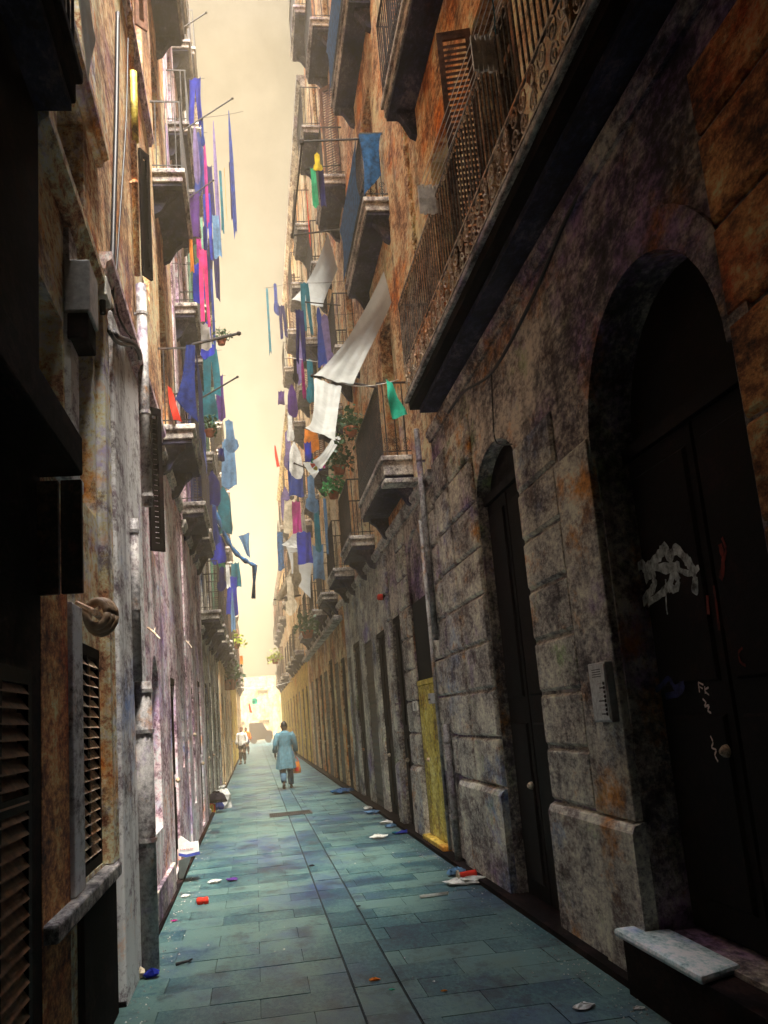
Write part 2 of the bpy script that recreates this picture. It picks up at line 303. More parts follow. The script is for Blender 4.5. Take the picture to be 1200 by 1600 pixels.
# ------------------------------------------------------------------ ground
XL, XR = -0.95, 2.2
END = 76.0
g = MB(); g.box(-14, 14, -9, 128, -0.40, -0.012); g.build('ground', 'joint_dirt')['kind'] = 'structure'
p = MB()
lx0 = atz(445,1270).x*0.5 + atz(560,1530).x*0.5; lx1 = atz(470,1270).x*0.5 + atz(635,1530).x*0.5
def slabrow(xa, xb, y, dy, w, off, gap=0.0019):
    x = xa - off
    while x < xb - 0.02:
        a, b = max(x, xa), min(x+w, xb)
        if b - a > 0.05:
            h = random.uniform(-0.002, 0.002); t = random.uniform(-0.0015,0.0015); rn = random.random()
            p.face([(a+gap,y+gap,h-t),(b-gap,y+gap,h+t),(b-gap,y+dy-gap,h+t),(a+gap,y+dy-gap,h-t)], rn)
            for u0, u1 in (((a+gap,y+gap),(b-gap,y+gap)),((b-gap,y+gap),(b-gap,y+dy-gap)),((b-gap,y+dy-gap),(a+gap,y+dy-gap)),((a+gap,y+dy-gap),(a+gap,y+gap))):
                p.face([(u0[0],u0[1],h),(u1[0],u1[1],h),(u1[0],u1[1],-0.012),(u0[0],u0[1],-0.012)], rn)
        x += w
y, k = -8.0, 0
DY = 0.40
while y < END + 40:
    wide = y > END
    slabrow(-8.0 if wide else -1.5, lx0-0.006, y, DY, 0.62, 0.31*(k % 2) + 0.1)
    slabrow(lx1+0.006, 8.0 if wide else 2.34, y, DY, 0.62, 0.31*(k % 2) + 0.2)
    y += DY; k += 1
y = -8.0
while y < END + 40: slabrow(lx0+0.006, lx1-0.006, y, 0.6, 5, 0); y += 0.6
_t = MATS['slab_stone'].node_tree; _b = _t.nodes['Principled BSDF']; _g = _t.nodes.new('ShaderNodeNewGeometry'); _s = _t.nodes.new('ShaderNodeSeparateXYZ'); _t.links.new(_g.outputs['Position'], _s.inputs[0])
_w = _t.nodes.new('ShaderNodeTexNoise'); _w.inputs['Scale'].default_value = 0.7; _w.inputs['Detail'].default_value = 4; _t.links.new(_g.outputs['Position'], _w.inputs['Vector'])
_a = _t.nodes.new('ShaderNodeMath'); _a.operation = 'ADD'; _t.links.new(_s.outputs[0], _a.inputs[0]); _t.links.new(_w.outputs['Fac'], _a.inputs[1])
_r = ramp(_t.nodes, [(0.0,(.62,)*3),(0.22,(.40,)*3),(0.48,(.38,)*3),(0.75,(.62,)*3),(1.0,(.70,)*3)]); _m = _t.nodes.new('ShaderNodeMapRange'); _m.inputs['From Min'].default_value = -0.6; _m.inputs['From Max'].default_value = 2.4
_t.links.new(_a.outputs[0], _m.inputs['Value']); _t.links.new(_m.outputs[0], _r.inputs[0]); _t.links.new(_r.outputs[0], _b.inputs['Roughness']); _b.inputs['Specular IOR Level'].default_value = 0.35   # feet have polished the middle
p.build('street_paving', 'slab_stone')['kind'] = 'structure'

# ------------------------------------------------------------------ facade builder
def facade(mb, s, xw, y0, y1, z0, z1, ops, dep=0.22):
    ys = sorted({y0, y1, *[o[0] for o in ops], *[o[1] for o in ops]}); zs = sorted({z0, z1, *[o[2] for o in ops], *[o[3] for o in ops]})
    for a, b in zip(ys, ys[1:]):
        for c, d in zip(zs, zs[1:]):
            my, mz = (a+b)/2, (c+d)/2
            if any(o[0] < my < o[1] and o[2] < mz < o[3] for o in ops): continue
            mb.face([(xw,a,c),(xw,b,c),(xw,b,d),(xw,a,d)])
    for o in ops:
        ya, yb, za, zb = o[:4]; arch = o[4] if len(o) > 4 else 0; dp = o[5] if len(o) > 5 else dep; xi = xw + s*dp
        mb.face([(xw,ya,za),(xi,ya,za),(xi,ya,zb-arch),(xw,ya,zb-arch)]); mb.face([(xw,yb,za),(xi,yb,za),(xi,yb,zb-arch),(xw,yb,zb-arch)])
        mb.face([(xw,ya,za),(xw,yb,za),(xi,yb,za),(xi,ya,za)])
        if arch:
            n = 16; yc = (ya+yb)/2; hw = (yb-ya)/2
            pt = [(yc - hw*math.cos(PI*i/n), zb-arch + arch*math.sin(PI*i/n)) for i in range(n+1)]
            for (u0,v0), (u1,v1) in zip(pt, pt[1:]):
                mb.face([(xw,u0,v0),(xi,u0,v0),(xi,u1,v1),(xw,u1,v1)])
                mb.face([(xw,u0,v0),(xw,u1,v1),(xw,u1,zb),(xw,u0,zb)])
        else: mb.face([(xw,ya,zb),(xw,yb,zb),(xi,yb,zb),(xi,ya,zb)])
def shell(mb, s, xw, y0, y1, z1, depth=5.0, z0=-0.1):
    xb = xw + s*depth
    mb.face([(xw,y0,z0),(xb,y0,z0),(xb,y0,z1),(xw,y0,z1)]); mb.face([(xw,y1,z0),(xb,y1,z0),(xb,y1,z1),(xw,y1,z1)])
    mb.face([(xb,y0,z0),(xb,y1,z0),(xb,y1,z1),(xb,y0,z1)]); mb.face([(xw,y0,z1),(xw,y1,z1),(xb,y1,z1),(xb,y0,z1)])
def fill_window(root, s, xw, op, dep=0.22, style='glass', frame='wood_frame', leaf='shutter_brown', name='window'):
    ya, yb, za, zb = op[:4]; arch = op[4] if len(op) > 4 else 0
    xi = xw + s*(dep-0.05); t = 0.06
    f = MB(); z1 = zb - arch
    f.box(xi, xi+s*0.05, ya, ya+t, za, z1); f.box(xi, xi+s*0.05, yb-t, yb, za, z1); f.box(xi, xi+s*0.05, ya+t, yb-t, z1-t, z1); f.box(xi, xi+s*0.05, ya+t, yb-t, za, za+t)
    ym = (ya+yb)/2; f.box(xi, xi+s*0.05, ym-t/2, ym+t/2, za+t, z1-t)
    if z1-za > 1.6: f.box(xi, xi+s*0.05, ya+t, ym-t/2, z1-0.55, z1-0.49); f.box(xi, xi+s*0.05, ym+t/2, yb-t, z1-0.55, z1-0.49)
    o = f.build(name, frame, root)
    b = MB()
    if style == 'glass':
        b.face([(xi+s*0.03,ya,za),(xi+s*0.03,yb,za),(xi+s*0.03,yb,zb),(xi+s*0.03,ya,zb)]); b.build('pane', 'glass_dark', o)
    elif style == 'louvre':
        z = za + t + 0.02
        while z < z1 - t:
            b.face([(xi-s*0.005,ya+t,z),(xi-s*0.005,yb-t,z),(xi+s*0.03,yb-t,z+0.05),(xi+s*0.03,ya+t,z+0.05)]); z += 0.06
        b.face([(xi+s*0.045,ya,za),(xi+s*0.045,yb,za),(xi+s*0.045,yb,zb),(xi+s*0.045,ya,zb)])
        b.build('shutter', leaf, o)
    elif style == 'blind':
        n = 26; h = (z1-za)/n
        for i in range(n):
            z = za + i*h
            b.face([(xi-s*0.02,ya+0.01,z),(xi-s*0.02,yb-0.01,z),(xi-s*0.035,yb-0.01,z+h*0.5),(xi-s*0.035,ya+0.01,z+h*0.5)])
            b.face([(xi-s*0.035,ya+0.01,z+h*0.5),(xi-s*0.035,yb-0.01,z+h*0.5),(xi-s*0.02,yb-0.01,z+h),(xi-s*0.02,ya+0.01,z+h)])
        b.build('roller_blind', leaf, o)
    return o
def fill_door(root, s, xw, op, dep=0.3, mat='wood_dark', handle=True, planks=3):
    ya, yb, za, zb = op[:4]
    xi = xw + s*(dep-0.06); m = MB(); w = (yb-ya)/planks
    xb = xi+s*0.05
    m.face([(xb,ya,za),(xb,yb,za),(xb,yb,zb),(xb,ya,zb)])
    zt = zb - (op[4] if len(op) > 4 else 0)
    for i in range(planks):
        m.chbox(xb-s*0.002, xi, ya+i*w+0.008, ya+(i+1)*w-0.008, za+0.02, zt-0.08, 0.012)
        m.chbox(xi-s*0.001, xi-s*0.02, ya+i*w+0.09, ya+(i+1)*w-0.09, za+0.2, za+(zt-za)*0.42, 0.015)
        m.chbox(xi-s*0.001, xi-s*0.02, ya+i*w+0.09, ya+(i+1)*w-0.09, za+(zt-za)*0.48, zt-0.2, 0.015)
    m.box(xb-s*0.002, xi-s*0.03, ya, yb, zt-0.08, zt)
    o = m.build('door', mat, root)
    if handle:
        h = MB(); h.lathe((xi-s*0.045, ya+w*(planks-1)+0.1 if planks > 1 else ya+0.12, za+1.0), [(0.012,-0.02),(0.03,0.0),(0.035,0.02),(0.012,0.035)], 10, 'x'); h.build('handle', 'iron_worn', o)
    return o
def scroll(mb, fn, u, v, r, turns=1.6, r0=0.012, w=0.006, flip=1, n=26, start=0.0):
    pts = []
    for i in range(n+1):
        t = i/n; a = start + flip*t*turns*2*PI; rr = r*(1-t)+r0*t
        pts.append(fn(u + rr*math.cos(a), v + rr*math.sin(a)))
    mb.tube(pts, w, 4)
def balcony(root, s, xw, y0, y1, z, proj=0.36, h=1.0, thick=0.16, mat='balcony_stone', rail='iron', bars=0.11, scrolls=False, corbels=2, gaps=()):
    xo = xw - s*proj
    m = MB()
    m.box(xw, xo, y0, y1, z-0.07, z); m.box(xw, xo+s*0.03, y0+0.03, y1-0.03, z-thick, z-0.07)
    o = m.build('balcony', mat, root, bevel=0.012)
    m = MB(); m.box(xw, xo+s*0.05, y0+0.05, y1-0.05, z-thick-0.05, z-thick); m.build('soffit', 'shaded_stone', o)  # underside plate coloured darker than the slab to stand for its shade
    if corbels:
        for i in range(corbels):
            yy = y0+0.22 + (y1-y0-0.44)*i/max(1,corbels-1)
            c = MB(); pr = [(0,0),(proj-0.14,0),(proj-0.14,-0.05),(proj*0.45,-0.12),(proj*0.2,-0.30),(0,-0.34)]
            c.prism(pr, lambda u, v, w: (xw - s*u, w, z-thick-0.05+v), yy-0.06, yy+0.06); c.build('corbel', 'shaded_stone', o)
    r = MB(); xr = xo + s*0.04
    a, b = y0+0.04, y1-0.04
    for zz, w in ((z+h,0.016),(z+0.06,0.010)):
        r.tube([(xw,a,zz),(xr,a,zz),(xr,b,zz),(xw,b,zz)], w, 4)
    n = max(2, int((b-a)/bars))
    for i in range(n+1):
        yy = a+(b-a)*i/n; r.tube([(xr,yy,z),(xr,yy,z+h)], 0.010, 4, False)
    k = max(1, int((proj-0.04)/bars))
    for i in range(k):
        for yy in (a, b): xx = xr + s*(proj-0.04)*(i+0.5)/k; r.tube([(xx,yy,z),(xx,yy,z+h)], 0.010, 4, False)
    if scrolls:
        r.tube([(xr,a,z+0.28),(xr,b,z+0.28)], 0.008, 4)
        for i in range(n):
            yy = a+(b-a)*(i+0.5)/n; f = lambda u, v: (xr-s*0.004, u, v)
            scroll(r, f, yy, z+0.21, 0.042, 1.5, flip=1 if i%2 else -1, n=14, w=0.005); scroll(r, f, yy, z+0.12, 0.042, 1.5, flip=-1 if i%2 else 1, n=14, w=0.005, start=PI)
        for i in range(k):
            xx = xr + s*(proj-0.04)*(i+0.5)/k; f = lambda u, v: (u, a, v)
            scroll(r, f, xx, z+0.2, 0.045, 1.5, n=14, w=0.005); scroll(r, f, xx, z+0.11, 0.045, 1.5, flip=-1, n=14, w=0.005)
    r.build('railing', rail, o)
    return o
def cornice(root, s, xw, y0, y1, z, d=0.08, h=0.12, mat='balcony_stone', name='string_course'):
    m = MB(); pr = [(0,0),(d*0.5,0),(d*0.6,h*0.35),(d,h*0.55),(d,h),(0,h)]
    m.prism(pr, lambda u, v, w: (xw - s*u, w, z+v), y0, y1); return m.build(name, mat, root)
def open_shutter(parent, s, xw, y, z0, z1, w=0.42, ang=62, leaf='shutter_brown'):
    """a louvred leaf folded out from the wall, hinge at y"""
    a = math.radians(ang); m = MB(); d = Vector((-s*math.sin(a), math.cos(a), 0)); n = Vector((math.cos(a), s*math.sin(a), 0))
    o = Vector((xw - s*0.015, y, 0))
    def bx(u0, u1, v0, v1, o0, o1, tilt=0):
        q = [tuple(o + d*u + n*(w_ + (tilt if v == v1 else 0)) + Vector((0,0,v))) for w_ in (o0,o1) for u, v in ((u0,v0),(u1,v0),(u1,v1),(u0,v1))]
        i = len(m.v); m.v += q
        for f in ((0,1,2,3),(7,6,5,4),(0,1,5,4),(1,2,6,5),(2,3,7,6),(3,0,4,7)): m.f.append(tuple(i+k for k in f)); m.r.append(0.5)
    bx(0,0.05,z0,z1,-0.015,0.015); bx(w-0.05,w,z0,z1,-0.015,0.015); bx(0.05,w-0.05,z0,z0+0.08,-0.014,0.014); bx(0.05,w-0.05,z1-0.08,z1,-0.014,0.014)
    v = z0+0.09
    while v < z1-0.13: bx(0.05,w-0.05,v,v+0.042,-0.012,-0.006,0.018); v += 0.055
    return m.build('shutter', leaf, parent)

def building(name, label, s, xw, y0, y1, H, wall, ops, depth=5.0, roof_h=0.3, dep=0.22):
    root = thing(name, (xw, (y0+y1)/2, 0), label, 'building')
    w = MB(); facade(w, s, xw, y0, y1, -0.1, H, ops, dep); shell(w, s, xw, y0, y1, H, depth)
    w.build('wall', wall, root)
    cornice(root, s, xw, y0+0.003, y1-0.003, H-roof_h, 0.28, roof_h, 'balcony_stone', 'roof_cornice')
    return root
# ------------------------------------------------------------------ unseen mass added behind and above the viewer to shade the near alley
root = thing('shade_mass', (0.6, -3, 0), 'unseen dark mass added over and behind the viewer to shade the near alley', 'building')
m = MB(); m.prism([(-8.5,4.4),(1.3,4.4),(1.8,5.6),(3.2,6.6),(3.2,14),(-8.5,14)], lambda u, v, w: (w, u, v), XL+0.06, XR-0.02); m.build('overhead_blocker', 'near_black', root)
m = MB(); m.box(0.95, XR-0.02, 3.205, 5.5, 7.6, 13.9); m.build('right_blocker', 'near_black', root)
m = MB(); m.box(XL-5, XR+5, -8.9, -8.5, -0.1, 14.0); m.build('rear_blocker', 'near_black', root)

# ------------------------------------------------------------------ LEFT SIDE
# L0: black front right at the viewer's left
root = thing('shuttered_shopfront', (-0.93, 1, 0), 'near black shopfront at the extreme left edge with slatted shutter', 'building')
m = MB(); ops = [(3.1,4.10,0.15,1.95,0,0.05)]
facade(m, -1, -0.90, -8.4, 4.27, -0.1, 22, ops); shell(m, -1, -0.90, -8.4, 4.27, 22); m.build('wall', 'near_black', root)
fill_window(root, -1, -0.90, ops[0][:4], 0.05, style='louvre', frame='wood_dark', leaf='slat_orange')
bl = balcony(root, -1, -0.90, 2.6, 4.262, 4.9, 0.22, 1.0, 0.2, mat='near_black', corbels=0)
m = MB(); m.box(-0.897, -0.70, 2.7, 4.20, 2.80, 2.98); m.build('canopy', 'near_black', root, bevel=0.01)
# L1: brown house
root = thing('brown_house', (-0.95, 5.4, 0), 'narrow brown streaked house with a louvred ground floor window and thick sill', 'building')
ops = [(5.38,6.22,0.92,2.2,0,0.06), (5.5,6.15,3.05,4.3), (4.45,5.1,3.05,3.95), (5.0,5.9,5.0,5.75), (5.0,5.9,6.1,7.6), (5.0,5.9,9.4,11.0), (5.0,5.9,12.8,14.3)]
m = MB(); facade(m, -1, -0.95, 4.273, 6.5, -0.1, 22, ops); shell(m, -1, -0.95, 4.273, 6.5, 22); m.build('wall', 'plaster_amber', root)
fill_window(root, -1, -0.95, ops[0][:4], 0.055, style='louvre', frame='wood_dark', leaf='iron_worn')
fill_window(root, -1, -0.95, ops[1], frame='wood_frame'); fill_window(root, -1, -0.95, ops[2], frame='paint_white')
for o in ops[3:]: fill_window(root, -1, -0.95, o)
m = MB(); m.box(-0.952, -0.925, 4.40, 5.03, -0.05, 2.78); m.build('pier', 'plaster_rust', root, bevel=0.006)
m = MB(); m.box(-0.952, -0.905, 5.05, 5.34, 0.905, 2.36); m.build('window_jamb', 'plaster_pale', root, bevel=0.008)
m = MB(); m.box(-0.952, -0.86, 4.42, 6.36, 0.82, 0.90); m.build('window_sill', 'balcony_stone', root, bevel=0.012)
m = MB(); m.box(-0.952, -0.915, 5.33, 6.49, -0.05, 0.815); m.build('plinth', 'near_black', root)
m = MB(); m.box(-0.952, -0.89, 6.24, 6.49, 0.905, 4.58); m.build('corner_strip', 'plaster_amber', root, bevel=0.006)
m = MB(); m.box(-0.952, -0.915, 5.15, 5.4, 2.98, 4.56); m.build('window_jamb', 'plaster_pale', root, bevel=0.006)
m = MB(); m.box(-0.952, -0.87, 4.42, 5.25, 2.98, 3.05); m.build('window_sill', 'plaster_pale', root, bevel=0.006)
cornice(root, -1, -0.95, 4.28, 6.49, 4.6, 0.10, 0.13, 'plaster_amber'); cornice(root, -1, -0.95, 4.28, 6.49, 5.8, 0.09, 0.12, 'plaster_amber')
cornice(root, -1, -0.95, 4.28, 6.49, 8.6, 0.09, 0.12, 'plaster_amber'); cornice(root, -1, -0.95, 4.28, 6.49, 12.0, 0.09, 0.12, 'plaster_amber')
# L2: house with the pale rendered pilaster
root = thing('pilaster_house', (-0.95, 8.7, 0), 'pink grey plaster house with a pale broad pilaster and pointed slit window', 'building')
fl = [3.5, 6.5, 9.6, 12.8, 16.0]
ops = [(9.32,10.02,0.75,2.42,0.5), (8.75,9.0,1.2,2.0)] + [(9.5,10.35,z,z+1.45) for z in fl]
m = MB(); facade(m, -1, -0.95, 6.503, 10.9, -0.1, 5.0, [o for o in ops if o[2] < 4]); shell(m, -1, -0.95, 6.503, 10.9, 22.5); m.build('wall', 'plaster_pink', root)
m = MB(); facade(m, -1, -0.95, 6.503, 10.9, 5.0, 22.5, [o for o in ops if o[2] > 4]); m.build('upper_wall', 'plaster_tan', root)
for o in ops: 
    w = fill_window(root, -1, -0.95, o, style='louvre' if o[2] > 3 else 'glass', frame='wood_dark' if o[2] < 3 else 'wood_frame')
    if o[2] > 3: open_shutter(w, -1, -0.95, 9.5, o[2]-0.05, o[3]+0.02, 0.17, 40 + random.uniform(-15,15), 'shutter_brown' if o[2] > 9 else 'wood_dark')
m = MB(); m.box(-0.952, -0.88, 6.62, 8.22, -0.05, 4.72); m.build('pilaster', 'plaster_pale', root, bevel=0.015)
m = MB(); m.box(-0.952, -0.90, 6.51, 10.88, -0.05, 0.28) if False else m.box(-0.952, -0.91, 8.24, 10.88, -0.05, 0.30); m.build('plinth', 'stone_grey', root, bevel=0.01)
cornice(root, -1, -0.95, 6.51, 10.89, 5.0, 0.09, 0.13, 'plaster_pink'); cornice(root, -1, -0.95, 6.51, 10.89, 8.9, 0.07, 0.10, 'plaster_pink')
# L3: house with stacked balconies
def bay_house(name, label, s, xw, y0, y1, H, wall, bays, floors, gops, leaf='shutter_brown', styles=('blind','louvre','glass'), proj=0.42, rail='iron', gwall=None, scrolls=False, skip=(), bw=0.45, upper=None):
    root = thing(name, (xw, (y0+y1)/2, 0), label, 'building')
    ops = [tuple(v for v in o if not isinstance(v, str)) for o in gops]; ops = [o + ((0,) if len(o) == 4 else ()) + (0.095,) for o in ops]; up = []
    for z in floors:
        for b in bays: up.append((b-bw, b+bw, z+0.02, z+2.25))
    m = MB(); zsp = floors[0] - 0.45
    facade(m, s, xw, y0+0.003, y1, -0.1, zsp, ops); shell(m, s, xw, y0+0.003, y1, H); m.build('wall', gwall or wall, root)
    m = MB(); facade(m, s, xw, y0+0.003, y1, zsp, H, up); m.build('upper_wall', wall, root)
    for o in gops:
        st = o[-1] if isinstance(o[-1], str) else 'door'; oo = tuple(v for v in o if not isinstance(v, str))
        if st.startswith('door'): fill_door(root, s, xw, oo, 0.10, {'door':'wood_dark','door_y':'door_yellow','door_b':'wood_brown'}[st], planks=2)
        else: fill_window(root, s, xw, oo, 0.09, style=st, leaf='iron' if st == 'blind' else leaf)
    for i, o in enumerate(up):
        st = random.choice(styles)
        w = fill_window(root, s, xw, o, style=st, leaf=leaf, frame=random.choice(['wood_frame','paint_white','shutter_brown']))
        if st == 'glass' and random.random() < 0.7: open_shutter(w, s, xw, o[0]-0.02, o[2], o[3], 0.36, 100 if random.random() < .3 else 50, leaf)
    for z in floors:
        for b in bays:
            if (z, b) in skip: continue
            balcony(root, s, xw, b-bw-0.42, b+bw+0.42, z, proj, 1.0, 0.18, rail=rail, scrolls=scrolls, bars=0.12)
    cornice(root, s, xw, y0+0.006, y1-0.003, zsp-0.02, 0.07, 0.12); cornice(root, s, xw, y0+0.006, y1-0.003, H-0.35, 0.22, 0.35, 'balcony_stone', 'roof_cornice')
    return root
bay_house('stacked_balcony_house', 'tan plaster house with one column of iron balconies, the nearest on the left', -1, -0.95, 10.9, 14.0, 23, 'plaster_tan', [12.05], [5.32, 8.8, 12.2, 15.6, 19.0], [(11.4,12.1,0.1,2.3), (13.0,13.3,1.2,2.1,'glass')], leaf='shutter_brown', gwall='plaster_pink')
bay_house('blue_shutter_house', 'dim plaster house with blue shutters next past the stacked balconies on the left', -1, -0.93, 14.0, 18.6, 22, 'plaster_pink', [15.2, 17.3], [5.1, 8.4, 11.7, 15.0, 18.3], [(14.85,15.25,0.6,2.6,0.3), (16.6,17.4,0.1,2.5)], leaf='paint_blue', proj=0.36)
bay_house('grey_tenement', 'grey tenement with low balconies and dark doorways midway down the left side', -1, -0.95, 18.6, 27.5, 20, 'stone_block', [20.0, 22.8, 25.6], [4.0, 7.3, 10.6, 13.9, 17.0], [(19.5,20.3,0.1,2.6), (21.6,22.4,0.1,2.7), (23.5,24.4,0.1,2.7,'blind'), (25.4,26.3,0.1,2.6)], leaf='paint_green', proj=0.40)
bay_house('cream_house', 'cream plastered house with brown shutters further down the left side', -1, -0.92, 27.5, 40, 15, 'plaster_cream', [29.3, 32.3, 35.3, 38.2], [4.2, 7.6, 11.0], [(28.5,29.6,0.1,2.7), (31.6,32.8,0.1,2.7,'blind'), (35,36,0.1,2.7), (38,39,0.1,2.7,'blind')], proj=0.40)
bay_house('ochre_house', 'ochre yellow house catching light near the far end of the left side', -1, -0.95, 40, 55, 11.3, 'plaster_ochre', [42, 45.5, 49, 52.5], [4.3, 7.7], [(41.5,42.6,0.1,2.8), (45,46.2,0.1,2.8,'blind'), (49,50.2,0.1,2.8)], proj=0.38)
bay_house('far_pale_house', 'pale house closing the far end of the left side', -1, -0.93, 55, 70, 8.2, 'plaster_cream', [57.5, 61.5, 65.5], [4.3], [(57,58.2,0.1,2.8), (61,62.2,0.1,2.8), (65,66.2,0.1,2.8)], proj=0.38)

# ------------------------------------------------------------------ RIGHT SIDE
root = thing('arched_stone_house', (2.2, 6, 0), 'large dark stone house with two arched doorways and long scrolled balcony', 'building')
AR = [(3.70,5.45,0.33,3.95,0.8,0.26), (7.15,8.50,-0.02,3.92,0.34,0.14)]
m = MB(); facade(m, 1, XR, -8.4, 10.35, -0.1, 4.86, AR); shell(m, 1, XR, -8.4, 10.35, 22.5); m.build('wall', 'stone_grey', root)
UP = [(a, a+1.0, z, z+2.4) for z in (5.08, 8.72, 12.1, 15.5) for a in (3.9, 5.95, 8.0)]
m = MB(); facade(m, 1, XR, -8.4, 10.35, 4.86, 22.5, UP); m.build('upper_wall', 'plaster_tan', root)
for i, o in enumerate(UP):
    w = fill_window(root, 1, XR, o, style=('louvre','glass','louvre','blind')[i % 4], frame='wood_brown', leaf='shutter_brown')
    if i in (1, 3, 5): open_shutter(w, 1, XR, o[1]+0.02, o[2], o[3], 0.30, 75, 'shutter_brown')
cornice(root, 1, XR, -8, 10.34, 4.70, 0.06, 0.12, 'stone_grey')
d1 = fill_door(root, 1, XR, AR[0], 0.26, 'wood_dark', planks=2); d2 = fill_door(root, 1, XR, AR[1], 0.145, 'wood_dark', planks=2)
# rusticated piers: chamfered blocks 3 cm proud, a plain moulded jamb and a battered foot
def pier(ya, yb, zt, mat='stone_block', z0=0.93, hh=0.392, x=XR, pr=0.035):
    m = MB(); z = z0
    while z < zt-0.1:
        z2 = min(z+hh, zt); m.chbox(x+0.01, x-pr, ya, yb, z+0.012, z2-0.012, 0.022); z = z2
    return m.build('quoin_block', mat, root)
def foot(ya, yb, z1, d=0.055, mat='stone_block', x=XR):
    m = MB(); m.prism([(0,-0.05),(d+0.02,-0.05),(d+0.02,z1-0.06),(d,z1-0.02),(0.02,z1),(0,z1)], lambda u, v, w: (x+0.01-u, w, v), ya, yb); m.build('pier_foot', mat, root)
pier(6.16, 7.10, 3.72); foot(6.14, 7.12, 0.92)
def jamb(ya, yb, z0, z1, pr=0.05):
    m = MB(); m.box(XR+0.01, XR-pr, ya, yb, z0, z1); m.build('door_jamb', 'stone_block', root, bevel=0.012)
jamb(5.47, 6.12, 0.93, 3.25); foot(5.45, 6.125, 0.925, 0.075)
pier(8.52, 9.55, 4.5, z0=0.93, hh=0.44); foot(8.515, 9.56, 0.92)
pier(9.60, 10.33, 4.5, z0=0.93, hh=0.44); foot(9.58, 10.335, 0.92)
pier(2.40, 3.66, 4.5, mat='plaster_rust', z0=0.93, hh=0.46); foot(2.40, 3.67, 0.92, mat='stone_grey')
# arch ring over the near door
m = MB(); n = 22; yc, hw = 4.575, 0.875; zs_ = 3.95-0.8
for i in range(n):
    a0, a1 = PI*i/n, PI*(i+1)/n
    q = []
    for a, e_ in ((a0,0.005),(a1,0.005),(a1,0.22),(a0,0.22)): q.append((yc-(hw+e_)*math.cos(a), zs_+(0.8+e_)*math.sin(a)))
    m.prism(q, lambda u, v, w: (w, u, v), XR-0.028, XR+0.01)
m.build('arch_ring', 'stone_grey', root)
# long balcony with the scrolled band
BO = 1.85; z0 = 5.10
m = MB(); m.box(XR, BO, 3.2, 9.92, z0-0.06, z0)
bal = m.build('balcony', 'balcony_stone', root, bevel=0.012)
m = MB(); m.box(XR, BO+0.04, 3.25, 9.87, z0-0.15, z0-0.063); m.build('soffit', 'near_black', bal)  # near-black plate: underside shade of the long balcony put into the colour
m = MB(); m.box(XR, BO+0.14, 3.3, 9.8, z0-0.21, z0-0.153); m.build('moulding', 'shaded_stone', bal)
r = MB(); xr = BO+0.03
for zz, w in ((z0+1.12,0.018),(z0+0.36,0.011),(z0+0.05,0.011)):
    r.tube([(XR,3.3,zz),(xr,3.3,zz),(xr,9.88,zz),(XR,9.88,zz)], w, 4)
yy = 3.3
while yy < 9.89: r.tube([(xr,yy,z0+0.36),(xr,yy,z0+1.12)], 0.009, 5, False); yy += 0.098
for xx in (1.95, 2.03, 2.11): r.tube([(xx,9.88,z0+0.05),(xx,9.88,z0+1.12)], 0.009, 5, False)
r.build('railing', 'railing_grey', bal)
r = MB(); yy = 3.42; i = 0
for zz in (z0+0.05, z0+0.362, z0+1.118): r.tube([(xr-0.006,3.3,zz),(xr-0.006,9.88,zz)], 0.009, 4)
f = lambda u, v: (xr-0.006, u, v)
while yy < 9.8:
    k = 1 if i % 2 else -1
    scroll(r, f, yy, z0+0.275, 0.088, 1.7, 0.012, 0.0075, k, 20, 0.3); scroll(r, f, yy+0.02, z0+0.125, 0.078, 1.7, 0.012, 0.0075, -k, 20, PI)
    if i % 3 == 0: r.tube([(xr-0.006,yy+0.18,z0+0.05),(xr-0.006,yy+0.18,z0+0.36)], 0.008, 4); r.lathe((xr-0.006,yy+0.18,z0+0.2), [(0.008,-0.03),(0.022,0),(0.008,0.03)], 8)
    # little finial scrolls under the hand rail
    scroll(r, f, yy, z0+1.085, 0.037, 1.2, 0.01, 0.006, k, 10, 0); scroll(r, f, yy+0.11, z0+1.085, 0.037, 1.2, 0.01, 0.006, -k, 10, PI)
    yy += 0.205; i += 1
r.build('scrollwork', 'iron_worn', bal)
b2 = balcony(root, 1, XR, 3.3, 9.75, 8.72, 0.35, 1.05, 0.2, scrolls=True, corbels=3); b3 = balcony(root, 1, XR, 3.3, 9.75, 12.1, 0.35, 1.05, 0.2, corbels=0)
# carved relief band on the narrow wall strip beside the balcony
m = MB(); zz = 5.6; i = 0
while zz < 9.6:
    f = lambda u, v: (XR-0.012, u, v)
    scroll(m, f, 10.12, zz, 0.085, 1.3, 0.02, 0.022, 1 if i % 2 else -1, 14, i); 
    for j in range(3): a = j*2.1+i; m.lathe((XR-0.01, 10.12+0.1*math.cos(a), zz+0.08*math.sin(a)), [(0.005,-0.02),(0.035,0),(0.005,0.03)], 7, 'x')
    zz += 0.20; i += 1
m.build('carved_relief', 'plaster_tan', root)
